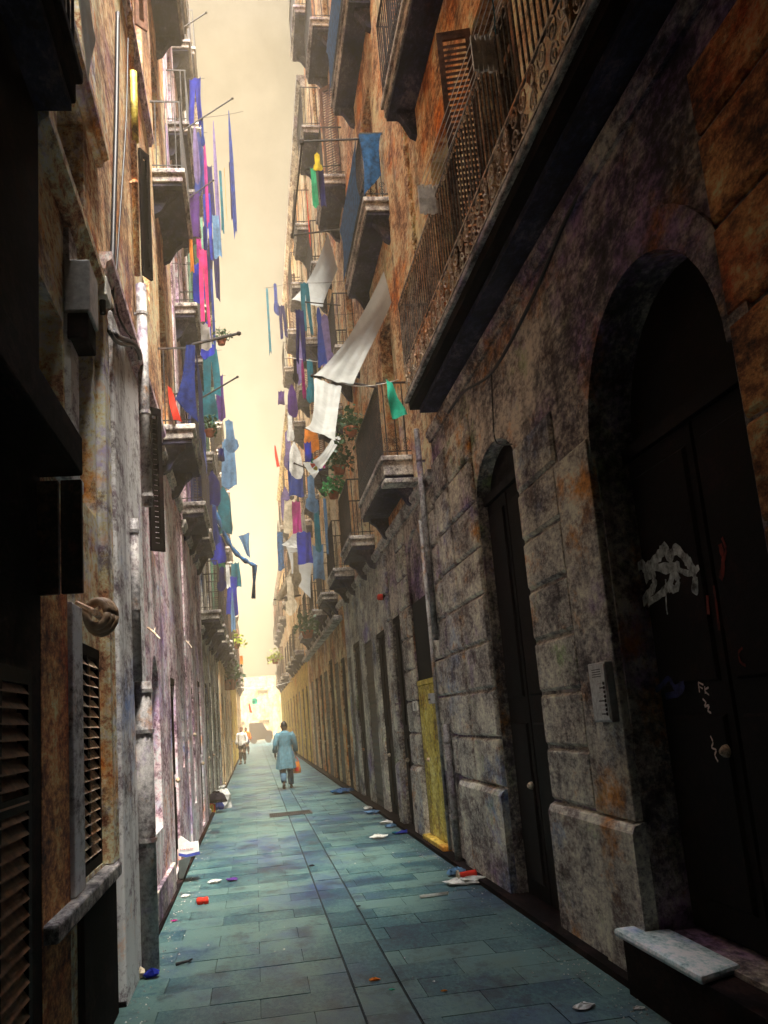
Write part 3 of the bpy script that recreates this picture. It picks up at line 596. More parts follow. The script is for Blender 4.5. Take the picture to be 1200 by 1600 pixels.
# graffiti on the near door leaf
xg = XR+0.26-0.06-0.024
gm = MB()
def stroke(mb, pts, w, x):
    i0 = len(mb.v); q = [Vector(p_) for p_ in pts]; fine = []
    for k in range(len(q)-1):
        p0, p1, p2, p3 = q[max(0,k-1)], q[k], q[k+1], q[min(len(q)-1,k+2)]
        for j in range(5):
            t_ = j/5; fine.append(0.5*((2*p1)+(p2-p0)*t_+(2*p0-5*p1+4*p2-p3)*t_*t_+(3*p1-p0-3*p2+p3)*t_**3))
    fine.append(q[-1])
    mb.tube([(x, *p_) for p_ in fine], [w*random.uniform(0.75,1.2) for _ in fine], 6)
    for k in range(i0, len(mb.v)): p_ = mb.v[k]; mb.v[k] = (x + (p_[0]-x)*0.06, p_[1], p_[2])
def arc(cy, cz, ry, rz, a0, a1, n=12): return [(cy+ry*math.cos(a0+(a1-a0)*i/n), cz+rz*math.sin(a0+(a1-a0)*i/n)) for i in range(n+1)]
def gp(px, py): q = atx(px, py, xg); return (q.y, q.z)
def gst(mb, pts, w): stroke(mb, [gp(*q) for q in pts], w, xg)
gst(gm, [(985,898),(1002,882),(1010,888),(1030,868),(1038,855),(1046,870),(1056,858),(1070,872),(1080,885),(1086,902),(1085,928)], 0.034)
gst(gm, [(992,905),(995,925),(1000,945),(1012,930),(1022,915),(1020,895),(1008,905)], 0.030); gst(gm, [(1012,942),(1030,930),(1045,915),(1052,898),(1060,905),(1056,920),(1044,918)], 0.026); gst(gm, [(1020,885),(1040,888),(1062,884)], 0.030)
gst(gm, [(988,920),(990,948),(992,962)], .010); gst(gm, [(1040,905),(1041,945),(1043,960)], .008); gst(gm, [(1060,890),(1078,896),(1092,886)], .016); gm.build('graffiti', 'spray_white', d1)
gm = MB(); gst(gm, [(1091,1066),(1093,1082)], .005); gst(gm, [(1091,1066),(1099,1070)], .005); gst(gm, [(1093,1073),(1098,1076)], .004); gst(gm, [(1101,1072),(1102,1084)], .005); gst(gm, [(1107,1074),(1101,1079),(1108,1086)], .005)
gst(gm, [(1098,1092),(1103,1098),(1101,1104),(1108,1102),(1106,1110),(1111,1114)], .006); gst(gm, [(1110,1150),(1114,1160),(1112,1168),(1119,1172),(1117,1180),(1122,1190)], .006)
gm.build('graffiti', 'spray_pink', d1)
for pts_, w_ in (([(1125,850),(1130,880),(1126,905)],.02), ([(1115,915),(1120,950),(1124,985)],.012), ([(1160,1012),(1154,1020),(1157,1034),(1165,1040)],.007), ([(1105,930),(1107,960)],.015), ([(1128,885),(1134,860),(1128,840)],.012)):
    gm = MB(); gst(gm, pts_, w_); gm.build('graffiti', 'spray_red', d1)
gm = MB(); gst(gm, [(1000,1158),(1004,1180),(1006,1196)], .014); gst(gm, [(1008,1200),(1012,1225),(1016,1240)], .012); gst(gm, [(1020,1204),(1024,1216)], .01); gm.build('graffiti', 'spray_yellow', d1)
gm = MB(); gst(gm, [(1022,1080),(1035,1070),(1045,1060),(1055,1075),(1068,1068),(1062,1082),(1040,1088)], .018); gm.build('graffiti', 'spray_blue', d1)

# R2: house with the yellow door
root = thing('yellow_door_house', (2.2, 12.7, 0), 'dark stone house with a narrow yellow door under a blind arch', 'building')
AR2 = [(11.42,12.72,-0.02,4.02,0.5,0.22), (13.62,14.55,-0.02,3.1,0,0.095)]
m = MB(); facade(m, 1, XR, 10.353, 15, -0.1, 4.4, AR2); shell(m, 1, XR, 10.353, 15, 23); m.build('wall', 'stone_grey', root)
UP = [(12.4,13.4,z,z+2.4) for z in (4.92, 8.62, 12.02, 15.4, 18.6)]
m = MB(); facade(m, 1, XR, 10.353, 15, 4.4, 23, UP); m.build('upper_wall', 'plaster_tan', root)
m = MB(); m.box(XR+0.04, XR+0.10, 11.42, 12.72, 3.1, 4.02); m.build('tympanum', 'stone_grey', root)
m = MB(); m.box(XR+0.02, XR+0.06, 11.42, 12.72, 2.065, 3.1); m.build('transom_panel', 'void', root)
m = MB(); w3 = 1.30/3
for i, (a, b) in enumerate(((11.44,11.80),(11.82,12.36),(12.38,12.70))): m.chbox(XR+0.08, XR-0.005, a, b, 0.10, 2.0, 0.012)
m.box(XR+0.08, XR-0.012, 11.425, 12.715, 2.0, 2.06)
dd = m.build('door', 'door_yellow', root)
m = MB(); m.lathe((XR-0.02,12.3,1.05), [(0.012,-0.02),(0.03,0.0),(0.03,0.015),(0.012,0.03)], 10, 'x'); m.build('handle', 'iron_worn', dd)
m = MB(); m.box(XR+0.12, XR-0.10, 11.38, 12.78, -0.05, 0.10); m.build('doorstep', 'plaster_ochre', root, bevel=0.015)
fill_door(root, 1, XR, AR2[1], 0.10, 'wood_dark', planks=2)
pier(12.76, 13.58, 4.2, z0=0.95, hh=0.43); foot(12.75, 13.59, 0.94); pier(14.6, 14.98, 4.2, z0=0.95, hh=0.43); foot(14.59, 14.99, 0.94); pier(10.40, 11.36, 4.2, mat='stone_block', z0=0.95, hh=0.43)
for i, o in enumerate(UP): fill_window(root, 1, XR, o, style=('glass','blind','louvre','glass','blind')[i], frame='wood_frame')
cornice(root, 1, XR, 10.36, 14.99, 4.25, 0.07, 0.14, 'balcony_stone')
for z, pr in ((4.92,0.42),(8.62,0.36),(12.02,0.36),(15.4,0.36),(18.6,0.36)): balcony(root, 1, XR, 11.57, 14.3, z, pr, 1.0, 0.26 if z < 6 else 0.2, scrolls=z < 13, corbels=2)
m = MB(); m.box(XR, 1.72, 11.05, 11.35, 4.42, 4.48); m.build('ledge', 'balcony_stone', root, bevel=0.01)
bay_house('corner_shop_house', 'dark stone house with roller blinds past the yellow door on the right', 1, 2.2, 15, 22, 21, 'plaster_tan', [16.6, 20.0], [4.7, 8.2, 11.6, 15.0, 18.2], [(15.5,16.6,0.0,3.05), (17.3,18.4,0.0,3.05,'blind'), (19.3,20.5,0.0,3.2), (21.1,21.7,0.0,3.0,'blind')], gwall='stone_block', proj=0.44)
rd = bay_house('long_ledge_house', 'house with a long shop ledge and dark shopfronts midway down the right side', 1, 2.2, 22, 38, 18.5, 'plaster_cream', [24, 27.5, 31, 34.5], [4.75, 8.1, 11.5, 14.8], [(22.6,23.7,0,3.1), (24.4,25.6,0,3.1,'blind'), (26.2,27.4,0,3.3), (28.2,29.6,0,3.1,'blind'), (30.4,31.6,0,3.1), (32.6,33.8,0,3.1), (35,36.4,0,3.1,'blind')], gwall='plaster_tan', proj=0.42)
m = MB(); m.box(2.2, 1.98, 22.3, 37.6, 3.95, 4.07); m.build('shop_ledge', 'balcony_stone', rd, bevel=0.02)
bay_house('yellow_front_house', 'yellow fronted house toward the far end of the right side', 1, 2.2, 38, 55, 14.8, 'plaster_cream', [40.5, 44, 47.5, 51], [4.6, 8, 11.4], [(39,40.2,0,3.1), (42,43.4,0,3.1), (45.5,46.8,0,3.1,'blind'), (49,50.2,0,3.1), (52.2,53.6,0,3.1)], gwall='plaster_ochre', proj=0.42)
bay_house('far_ochre_house', 'faint ochre house last on the right side of the alley', 1, 2.2, 55, 78, 11.4, 'plaster_cream', [58, 62, 66, 70, 74], [4.6, 8], [(56.5,58,0,3.1), (61,62.4,0,3.1), (65,66.2,0,3.1), (70,71.4,0,3.1)], gwall='plaster_ochre', proj=0.42)

# ------------------------------------------------------------------ hung cloth
GARM = {  # horizontal spans (u0, u1) at height v from the line (0) to the lowest point (1)
 'towel': [(0,[(0,1)]),(1,[(0,1)])],
 'shirt': [(0,[(0.22,0.78)]),(0.62,[(0.2,0.8)]),(0.66,[(0.06,0.94)]),(0.86,[(0.0,1.0)]),(0.94,[(0.12,0.88)]),(1,[(0.3,0.7)])],
 'dress': [(0,[(0.36,0.64)]),(0.12,[(0.22,0.78)]),(0.3,[(0.3,0.7)]),(0.6,[(0.18,0.82)]),(1,[(0,1)])],
 'spindle': [(0,[(0.42,0.58)]),(0.12,[(0.2,0.8)]),(0.35,[(0.02,0.98)]),(0.85,[(0,1)]),(1,[(0.15,0.85)])],
 'wedge': [(0,[(0.0,0.30)]),(0.5,[(0.05,0.62)]),(1,[(0.35,1.0)])],
}
def garment(name, label, cat, mat, kind, x0, y0, x1, y1, yy, group=None, ang=0.0, wave=0.040, nu=18, nv=24):
    A, B = aty(x0, y0, yy), aty(x1, y1, yy)
    w = abs(B.x-A.x)/max(0.3, math.cos(ang)); h = A.z-B.z; xm = (A.x+B.x)/2
    ph = random.random()*6; fr = random.uniform(6, 9); tl = random.uniform(-0.06, 0.06)
    du = Vector((math.cos(ang), math.sin(ang), 0)); dn = Vector((-math.sin(ang), math.cos(ang), 0))
    def P(u, v):
        k = wave*min(1, w*2.5)
        o = k*math.sin(u*fr+ph+v*1.3)*(0.35+v) + 0.02*v*math.sin(v*5+ph)
        g_ = 0.86 + 0.14*v + 0.05*math.sin(v*6+ph)                       # gathered at the pegs, opening downwards
        pegs = abs(math.sin(u*PI*2))*min(0.05, w*0.22)*(1-v)**3             # top edge sags between its pegs
        hem = 0.035*h*math.sin(u*fr*0.7+ph*1.7)*v**3
        return tuple(Vector((xm, yy, A.z)) + du*((u-0.5)*w*g_ + tl*v*w*2) + dn*o + Vector((0,0,-v*h - pegs - hem)))
    m = MB()
    if kind == 'trousers':
        legs = [((0.05,0.95,0.0),), ]
        parts = [(0.0,0.26,(0.06,0.94),(0.04,0.96)), (0.26,1.0,(0.04,0.49),(0.0,0.34)), (0.26,1.0,(0.51,0.96),(0.62,0.98))]
        for v0, v1, s0, s1 in parts:
            for j in range(nv//2):
                for i in range(nu//2):
                    q = []
                    for ii, jj in ((i,j),(i+1,j),(i+1,j+1),(i,j+1)):
                        t = jj/(nv//2); a = s0[0]*(1-t)+s1[0]*t; b = s0[1]*(1-t)+s1[1]*t; q.append(P(a+(b-a)*ii/(nu//2), v0+(v1-v0)*t))
                    m.face(q)
    else:
        sp = GARM[kind]
        def span(v):
            for (v0,a),(v1,b) in zip(sp, sp[1:]):
                if v <= v1: t = (v-v0)/(v1-v0); return a[0][0]*(1-t)+b[0][0]*t, a[0][1]*(1-t)+b[0][1]*t
            return sp[-1][1][0]
        vs = sorted({*[i/nv for i in range(nv+1)], *[q[0] for q in sp]})
        for v0, v1 in zip(vs, vs[1:]):
            a0, b0 = span(v0); a1, b1 = span(v1)
            for i in range(nu):
                m.face([P(a0+(b0-a0)*i/nu, v0), P(a0+(b0-a0)*(i+1)/nu, v0), P(a1+(b1-a1)*(i+1)/nu, v1), P(a1+(b1-a1)*i/nu, v1)])
    # weld
    o = m.build(name, mat, None)
    bm = bmesh.new(); bm.from_mesh(o.data); bmesh.ops.remove_doubles(bm, verts=bm.verts, dist=0.0005); bm.to_mesh(o.data); bm.free()
    return tag(o, label, cat, group)
def sheet(name, label, cat, mat, a, b, c, d, sag=0.12, group=None, n=14, ruf=0.02):
    """cloth patch a-b along one edge, d-c along the other, sagging between"""
    n = 44; ruf *= 0.7; a, b, c, d = map(Vector, (a,b,c,d)); m = MB(); ph = random.random()*6
    def P(u, v):
        p_ = (a*(1-u)+b*u)*(1-v) + (d*(1-u)+c*u)*v
        k = 4*v*(1-v); edge = 1 - 0.22*k
        mid = (a+b)/2*(1-v) + (d+c)/2*v
        p_ = mid + (p_-mid)*edge
        return tuple(p_ + Vector((0, ruf*(math.sin(u*7+ph)+0.5*math.sin(v*5+u*3)), -sag*k*(0.75+0.25*math.sin(u*PI)) + 0.6*ruf*math.sin(u*8+v*4+ph) + ruf*0.35*math.sin(u*23+ph*2+2*math.sin(v*3))*(0.4+abs(v-0.5)) + ruf*0.3*math.sin((u*0.6+v)*17+ph)*v)))
    for j in range(n):
        for i in range(n): m.face([P(i/n,j/n),P((i+1)/n,j/n),P((i+1)/n,(j+1)/n),P(i/n,(j+1)/n)])
    o = m.build(name, mat, None)
    bm = bmesh.new(); bm.from_mesh(o.data); bmesh.ops.remove_doubles(bm, verts=bm.verts, dist=0.0005); bm.to_mesh(o.data); bm.free()
    return tag(o, label, cat, group)
def rod(name, label, cat, a, b, r=0.014, mat='iron', group=None, ends=True, sag=0.0):
    m = MB(); a, b = Vector(a), Vector(b)
    m.tube([a + (b-a)*i/10 + Vector((0,0,-sag*4*(i/10)*(1-i/10))) for i in range(11)], r, 6)
    if ends: m.lathe(tuple(b), [(r*0.5,-r*1.5),(r*1.6,-r*0.6),(r*1.6,r*0.6),(r*0.5,r*1.5)], 8)
    return tag(m.build(name, mat, None, smooth=False), label, cat, group)

# --- right side: the clothes frame on the second floor balcony of the yellow door house
fr = thing('drying_rack', (2.0, 13.1, 9.6), 'black iron clothes frame held out from the blue wrapped second floor balcony', 'clothes frame')
m = MB(); m.tube([(2.16,11.72,9.62),(1.07,11.72,9.56)], 0.017, 6); m.build('arm', 'iron', fr)
m = MB(); m.tube([(2.0,14.2,9.62),(1.05,14.5,9.66)], 0.017, 6); m.build('arm', 'iron', fr)
m = MB(); m.tube([(1.07,11.72,9.55),(1.05,14.5,9.65)], 0.014, 6); m.lathe((1.07,11.72,9.55), [(0.01,-.05),(.035,-.03),(.035,.03),(.01,.05)], 8); m.lathe((1.05,14.5,9.65), [(0.01,-.05),(.035,-.03),(.035,.03),(.01,.05)], 8); m.build('outer_bar', 'iron', fr)
G = 'washing hung out on the right side'
garment('shirt', 'yellow green shirt at the top of the bundle hung beside the iron clothes frame', 'shirt', 'c_yellow', 'shirt', 487, 238, 505, 268, 14.2, G)
garment('towel', 'teal green towel below the yellow shirt on the right balcony', 'towel', 'c_green', 'towel', 484, 262, 498, 322, 14.2, G)
garment('towel', 'navy and dark towel beside the teal green towel on the right balcony', 'towel', 'c_navy', 'towel', 496, 262, 510, 324, 14.3, G)
garment('scarf', 'narrow red scarf hanging just left of the teal towel', 'scarf', 'c_red', 'spindle', 478, 296, 486, 388, 14.6, G)
rod('clothes_pole', 'short pole carrying the yellow shirt and teal towel', 'pole', aty(482,262,14.25), aty(530,258,14.25), 0.012)
sheet('railing_wrap', 'torn blue tarpaulin laced along the second floor balcony railing', 'tarpaulin', 'c_tarpcyan', (1.825,11.64,9.58), (1.825,14.26,9.58), (1.82,14.26,8.66), (1.82,11.64,8.66), 0.0, None, 14, 0.018)
sheet('railing_wrap', 'torn blue tarpaulin hung on the near end of the second floor railing', 'tarpaulin', 'c_tarpcyan', (1.85,11.57,9.58), (2.17,11.57,9.60), (2.12,11.57,8.95), (1.86,11.57,8.64), 0.0, None, 10, 0.014)
sheet('railing_wrap', 'pale blue tarpaulin wrapped round the third floor balcony at the top', 'tarpaulin', 'c_tarpcyan', (1.825,11.66,12.98), (1.825,14.2,12.98), (1.82,14.2,12.06), (1.82,11.66,12.06), 0.0, None, 12, 0.018)
# white net awnings strung from poles
P1 = (aty(552,603,11.52), aty(488,587,11.5))
rod('clothes_pole', 'dark pole reaching out over the alley under the big white net awning', 'pole', P1[0]+Vector((0.3,0,-0.03)), P1[1], 0.016)
P2 = (aty(525,688,14.3), aty(474,668,14.3)); rod('clothes_pole', 'second dark pole holding the lower end of the draped net', 'pole', P2[0]+Vector((0.15,0,-0.05)), P2[1], 0.014)
P3 = (aty(515,748,17.4), aty(460,724,17.4)); rod('clothes_pole', 'thin pole below the coloured pinwheel', 'pole', P3[0]+Vector((0.15,0,-0.05)), P3[1], 0.014)
sheet('net_awning', 'large white net awning slung from the wall down to a pole', 'awning', 'c_net', aty(600,424,10.35), aty(612,472,10.2), P1[0], P1[1], 0.10)
sheet('net_awning', 'white net drape hanging between the two dark poles', 'awning', 'c_net', P1[1]+Vector((0.02,0.02,-0.02)), P1[0]+Vector((-0.15,0.02,0)), P2[0], P2[1]+Vector((0.02,0,0)), 0.22)
sheet('net_awning', 'narrow white net strip below the draped net', 'awning', 'c_net', P2[0]+Vector((-0.05,0.02,0.05)), P2[0]+Vector((0.1,0.02,0.08)), P3[0]+Vector((-0.30,0,0.02)), P3[1]+Vector((0.15,0,0)), 0.12)
sheet('net_awning', 'pale net awning high up behind the blue washing', 'awning', 'c_net', aty(512,365,16.2), aty(528,420,16.2), aty(505,480,18.3), aty(455,468,18.3), 0.1)
# green cloth tied at the balcony corner
garment('cloth', 'bright mint green cloth tied to the near corner of the lower balcony', 'cloth', 'c_mint', 'wedge', 600, 592, 640, 650, 9.97, None, 0.1, 0.05)
rod('clothesline', 'thin line running from the pole tip to the mint green cloth', 'line', P1[0], aty(622,593,9.97), 0.005, 'line_white', None, False, 0.03)
# blue washing
rod('clothes_pole', 'pole carrying the navy trousers and blue dress', 'pole', aty(532,477,14.85), aty(478,472,14.8), 0.012)
garment('trousers', 'navy trousers leftmost on the pole over the right side', 'trousers', 'c_navy', 'trousers', 459, 482, 482, 566, 14.9, G, 0.3)
garment('towel', 'bright royal blue strip of cloth between navy trousers and blue dress', 'towel', 'c_royal', 'towel', 481, 478, 488, 580, 14.85, G)
garment('dress', 'long blue dress hanging right of the navy trousers', 'dress', 'c_blue', 'dress', 489, 479, 512, 572, 14.8, G)
garment('shirt', 'small black shirt hung below the navy trousers', 'shirt', 'c_black', 'shirt', 456, 560, 468, 598, 15.2, G)
garment('scarf', 'magenta scarf dangling below the blue washing', 'scarf', 'c_magenta', 'spindle', 469, 560, 479, 624, 15.2, G)
rod('clothesline', 'thin line holding the small black shirt and magenta scarf', 'line', aty(450,558,15.2), aty(500,566,15.2), 0.005, 'line_white', None, False)
for i, (n, lab, c, mt, kd, bx_, yy) in enumerate([
  ('towel','long teal towel hanging farthest out against the sky','towel','c_teal','towel',(415,450,425,553),27),
  ('shirt','blue shirt right of the long teal towel against the sky','shirt','c_blue','shirt',(425,442,437,492),27),
  ('trousers','dark blue trousers below the blue shirt against the sky','trousers','c_navy','trousers',(434,476,449,528),26),
  ('towel','small purple cloth hanging far down on the right','cloth','c_purple','towel',(434,610,446,632),24),
  ('towel','small red and blue banner against the pale right wall','banner','c_red','wedge',(428,695,438,730),26),
  ('towel','orange red blanket hung on a rail by the net drape','blanket','c_orange','towel',(474,668,500,705),18.6),
  ('towel','deep blue cloth hung just below the orange blanket','cloth','c_royal','towel',(474,690,488,722),18.4),
  ('towel','red cloth hanging behind the far white drapes','cloth','c_magenta','towel',(455,782,473,832),22.5),
  ('towel','dark teal blanket over the rail below the green plant','blanket','c_teal','towel',(488,782,503,860),20.5),
  ('towel','pale sky blue blanket beside the dark teal blanket','blanket','c_sky','towel',(504,778,516,868),20.2),
  ('towel','blue tarpaulin strip hanging at the far right corner','tarpaulin','c_tarpcyan','towel',(432,830,446,890),30),
  ('shirt','white shirt hung high beside the cream far wall','shirt','c_white','shirt',(446,640,462,690),20)]):
    garment(n, lab, c, mt, kd, *bx_, yy, G, random.uniform(-0.4,0.4))
rod('clothesline', 'far line with the long teal towel and blue shirt', 'line', aty(412,450,27), aty(470,436,27), 0.006, 'cable_black', None, False, 0.05)
# far white drapes and the fan shaped awning
sheet('drape', 'white drape slung over the far right balconies', 'drape', 'c_white', aty(474,795,24), aty(480,835,24), aty(468,858,26), aty(440,852,26), 0.12)
sheet('drape', 'pale torn drape below the white drape on the right', 'drape', 'c_net', aty(446,850,26.5), aty(492,870,26.5), aty(486,935,27.5), aty(455,905,27.5), 0.15)
a_ = aty(456,888,31); an = thing('fan_awning', (a_.x, 31, 0), 'striped cream fan shaped awning hanging at the far right', 'awning')
m = MB(); n = 9
for i in range(n):
    u0, u1 = i/n, (i+1)/n; q0, q1 = aty(430+38*u0, 936-8*u0+5*math.sin(u0*9), 31+0.5*u0), aty(430+38*u1, 936-8*u1+5*math.sin(u1*9), 31+0.5*u1)
    m.face([a_ + Vector((-0.03,0,0)), a_ + Vector((0.03,0,0)), q1, q0])
m.build('fabric', 'c_cream', an, solid=0.006)
m = MB(); m.tube([aty(428,937,31), aty(470,930,31.5)], 0.03, 5); m.tube([a_, a_+Vector((0.5,0.1,0.1))], 0.03, 5); m.build('frame', 'iron', an)
# pinwheel
c0 = aty(497,724,16.4); pw = thing('pinwheel', tuple(c0), 'small rainbow pinwheel fixed to a balcony on the right', 'pinwheel')
for i in range(8):
    a = 2*PI*i/8; m = MB(); R_ = 0.15
    m.face([c0, c0+Vector((R_*math.cos(a),-0.015,R_*math.sin(a))), c0+Vector((R_*0.9*math.cos(a+0.62),0.02,R_*0.9*math.sin(a+0.62)))]); m.build('blade', ('c_red','c_yellow','c_orange','c_green','c_red','c_yellow','c_royal','c_magenta')[i], pw, solid=0.004)
m = MB(); m.tube([c0, c0+Vector((0.05,0.03,-0.35))], 0.01, 5); m.lathe(tuple(c0), [(0.005,-0.02),(0.02,0),(0.005,0.02)], 8, 'y'); m.build('stick', 'iron', pw)

# --- plants in pots
def plant(name, label, px, py, yy, r, mat, n=90, hgt=1.0, pot='terracotta', leaf=0.05, trail=0.3):
    c = aty(px, py, yy); t_ = thing(name, tuple(c), label, 'plant')
    m = MB(); ph = r*0.7; m.lathe((c.x,c.y,c.z), [(ph*0.55,-ph),(ph*0.75,-ph*0.2),(ph*0.85,-ph*0.2),(ph*0.85,0),(ph*0.7,0),(ph*0.65,-ph*0.15)], 12); m.build('pot', pot, t_)
    m = MB(); st_ = MB()
    for i in range(n):
        a = random.random()*2*PI; q = random.random()**0.6; rr = r*q*1.1; z = hgt*r*2*(random.random()*(1-q*0.5)) - trail*r*q*2*random.random()
        p_ = c + Vector((rr*math.cos(a), rr*math.sin(a), z))
        if i % 7 == 0: st_.tube([c, c+(p_-c)*0.5+Vector((0,0,0.05)), p_], 0.005, 4, False)
        d = Vector((random.uniform(-1,1), random.uniform(-1,1), random.uniform(-0.8,0.8))).normalized(); e_ = d.cross(Vector((random.uniform(-1,1),random.uniform(-1,1),random.uniform(-1,1)))).normalized()
        L_ = leaf*random.uniform(0.7,1.4)
        m.face([p_, p_+d*L_*0.5+e_*L_*0.28, p_+d*L_, p_+d*L_*0.5-e_*L_*0.28])
    st_.build('stem', 'leaf_dark', t_); m.build('foliage', mat, t_); return t_
plant('potted_plant', 'bright green bushy plant on the right balcony above the teal blanket', 521, 768, 17, 0.20, 'leaf_bright', 170, 1.0, leaf=0.09)
plant('potted_plant', 'dark green trailing plant above the bright green one on the right', 530, 728, 16.8, 0.22, 'leaf_dark', 170, 1.2, leaf=0.10)
plant('potted_plant', 'dark straggly plant drying behind the white net drape', 548, 668, 14.1, 0.20, 'leaf_dark', 130, 1.2, leaf=0.10, trail=1.0)
plant('potted_plant', 'plant with red pot on a low far right balcony', 480, 985, 25.5, 0.30, 'leaf_dark', 150, 1.1, leaf=0.12)
plant('potted_plant', 'yellow green plant on the farthest right balcony', 430, 1030, 50, 0.34, 'leaf_yellow', 90, 1.0, leaf=0.2)
plant('potted_plant', 'small plant in terracotta pot on the railing left of the sky', 328, 672, 14.2, 0.15, 'leaf_dark', 90, 1.0, leaf=0.07)
plant('potted_plant', 'small green sprig on the pole tip on the left', 346, 530, 13.5, 0.13, 'leaf_dark', 60, 0.8, leaf=0.06)
plant('potted_plant', 'green plants crowding a low balcony on the left', 357, 1062, 33, 0.5, 'leaf_dark', 200, 1.0, leaf=0.16)
plant('potted_plant', 'yellow leaved plant on a low balcony far left', 368, 1005, 33, 0.28, 'leaf_yellow', 90, 0.8, leaf=0.16)

# --- left side washing and poles
H_ = 'washing hung out on the left side'
rod('clothes_pole', 'long thin pole slanting up into the sky from the upper left balcony', 'pole', (-0.62,12.2,10.02), aty(363,154,12.3), 0.012)
rod('clothes_pole', 'dark pole wrapped in cord over the blue tarpaulin on the left', 'pole', (-0.55,11.55,6.5), aty(373,521,11.7), 0.02)
rod('clothes_pole', 'short bare pole below the cord wrapped one on the left', 'pole', (-0.60,14.0,6.62), aty(371,589,14), 0.014)
rod('clothes_pole', 'short pole among the lilac washing on the upper left', 'pole', aty(292,312,14), aty(333,282,14), 0.012)
rod('clothes_pole', 'topmost short pole on the upper left corner', 'pole', aty(288,42,14.5), aty(322,20,14.5), 0.014)
for n, lab, c, mt, kd, bx_, yy in [
  ('shirt','small navy shirt pegged on the slanting upper left pole','shirt','c_blue','shirt',(312,184,321,230),12.25),
  ('towel','faded lilac cloth right under the upper left pole','cloth','c_lilac','spindle',(299,196,313,284),14),
  ('scarf','long magenta scarf below the upper left pole','scarf','c_magenta','spindle',(316,214,328,352),14.4),
  ('towel','long lilac towel nearest the wall in the sky row','towel','c_lilac','spindle',(330,188,346,384),17),
  ('towel','teal cloth in the middle of the sky row','cloth','c_teal','towel',(342,266,351,362),17.1),
  ('towel','narrow orange cloth beside the teal cloth in the sky row','cloth','c_orange','towel',(350,262,355,345),17.2),
  ('towel','long pointed blue sheet hanging outermost in the sky row','sheet','c_blue','spindle',(354,172,371,368),17),
  ('towel','navy cloth overlapping the pointed blue sheet','cloth','c_navy','towel',(357,252,369,345),17.05),
  ('towel','small orange cloth by the balcony edge on the left','cloth','c_orange','towel',(295,373,303,425),12.6),
  ('towel','small rose cloth beside the small orange cloth','cloth','c_magenta','towel',(306,372,316,402),12.8),
  ('shirt','navy shirt between rose cloth and teal cloth on the left','shirt','c_navy','shirt',(314,352,328,425),13.2),
  ('towel','pale teal towel under the lilac towel','towel','c_sky','towel',(330,335,346,402),16),
  ('trousers','bright pink trousers hanging long on the left','trousers','c_pink','trousers',(309,388,330,507),12.6),
  ('towel','white cloth just under the pink trousers','cloth','c_white','towel',(313,504,331,545),12.8),
  ('towel','dark blue strip of cloth beside the pink trousers','cloth','c_blue','towel',(328,420,339,570),15.5),
  ('towel','navy cloth over the rail right of the green crate','cloth','c_navy','towel',(340,699,351,720),16.5),
  ('shirt','pale blue shirt among the poles left of the sky','shirt','c_sky','shirt',(345,655,372,705),19),
  ('towel','grey blue net curtain hanging lowest by the sky','curtain','c_sky','towel',(345,690,372,760),20),
  ('shirt','navy and white shirt over the low left balcony','shirt','c_navy','shirt',(339,884,356,922),19),
  ('towel','white cloth hanging by the navy and white shirt','cloth','c_white','towel',(352,882,360,918),19.2),
  ('towel','teal cloth hung in front of the far left houses','cloth','c_teal','towel',(360,878,377,918),24),
  ('towel','green towel over the low left balcony','towel','c_green','towel',(340,848,353,886),20.5),
  ('towel','sky blue strip hanging down beside the far left houses','cloth','c_sky','towel',(359,920,369,985),26),
  ('towel','small red pennant hung across the far end of the alley','pennant','c_red','wedge',(388,1098,395,1114),52),
  ('towel','small green pennant above the red one at the far end','pennant','c_mint','towel',(393,1090,402,1100),52),
  ('towel','small pink pennant lowest at the far end','pennant','c_pink','wedge',(386,1144,394,1154),60),
  ('towel','orange cloth on a far left balcony above the yellow front','cloth','c_orange','towel',(374,1024,380,1038),40)]:
    garment(n, lab, c, mt, kd, *bx_, yy, H_, random.uniform(-0.4,0.4))
ORD = ['first','second','third','fourth','fifth','sixth','seventh','eighth','ninth','tenth','eleventh','twelfth']
def cluster(side, where, boxes, mats, seed):
    rg = random.Random(seed)
    for i, (x0, y0, x1, y1, yy) in enumerate(boxes):
        mt, cn = mats[rg.randrange(len(mats))]; kd = ('towel','shirt','trousers','spindle')[rg.randrange(4)]
        w_ = (x1-x0)*0.2; x0, x1 = x0-w_, x1+w_
        p_ = aty(x1 if side == 'left' else x0, y0+1, yy); rod('clothesline', 'thin clothesline reaching out from the balconies on the '+side, 'line', (-0.9 if side == 'left' else 2.15, yy+0.02, p_.z+0.02), p_+Vector((0,0.02,0)), 0.004, 'cable_black', 'thin clotheslines on the '+side, False, 0.02)
        garment({'towel':'towel','shirt':'shirt','trousers':'trousers','spindle':'cloth'}[kd], f'{cn} {dict(towel="towel",shirt="shirt",trousers="trousers",spindle="cloth")[kd]}, {ORD[i]} from the top of the {where}', {'towel':'towel','shirt':'shirt','trousers':'trousers','spindle':'cloth'}[kd], mt, kd, x0, y0, x1, y1, yy, 'washing hung out on the '+side+' side', rg.uniform(-0.5,0.5))
COB = [('c_navy','dark navy'),('c_royal','cobalt blue'),('c_purple','deep violet'),('c_blue','dull blue'),('c_royal','cobalt blue'),('c_lilac','lilac')]
cluster('left', 'violet bundle at the upper left', [(297,120,316,196,15),(303,205,320,300,16),(318,258,334,352,17.5),(298,300,312,372,14),(318,300,332,410,16.5),(303,410,318,470,13),(326,372,344,470,17.8),(316,500,334,560,14.5)], COB, 4)
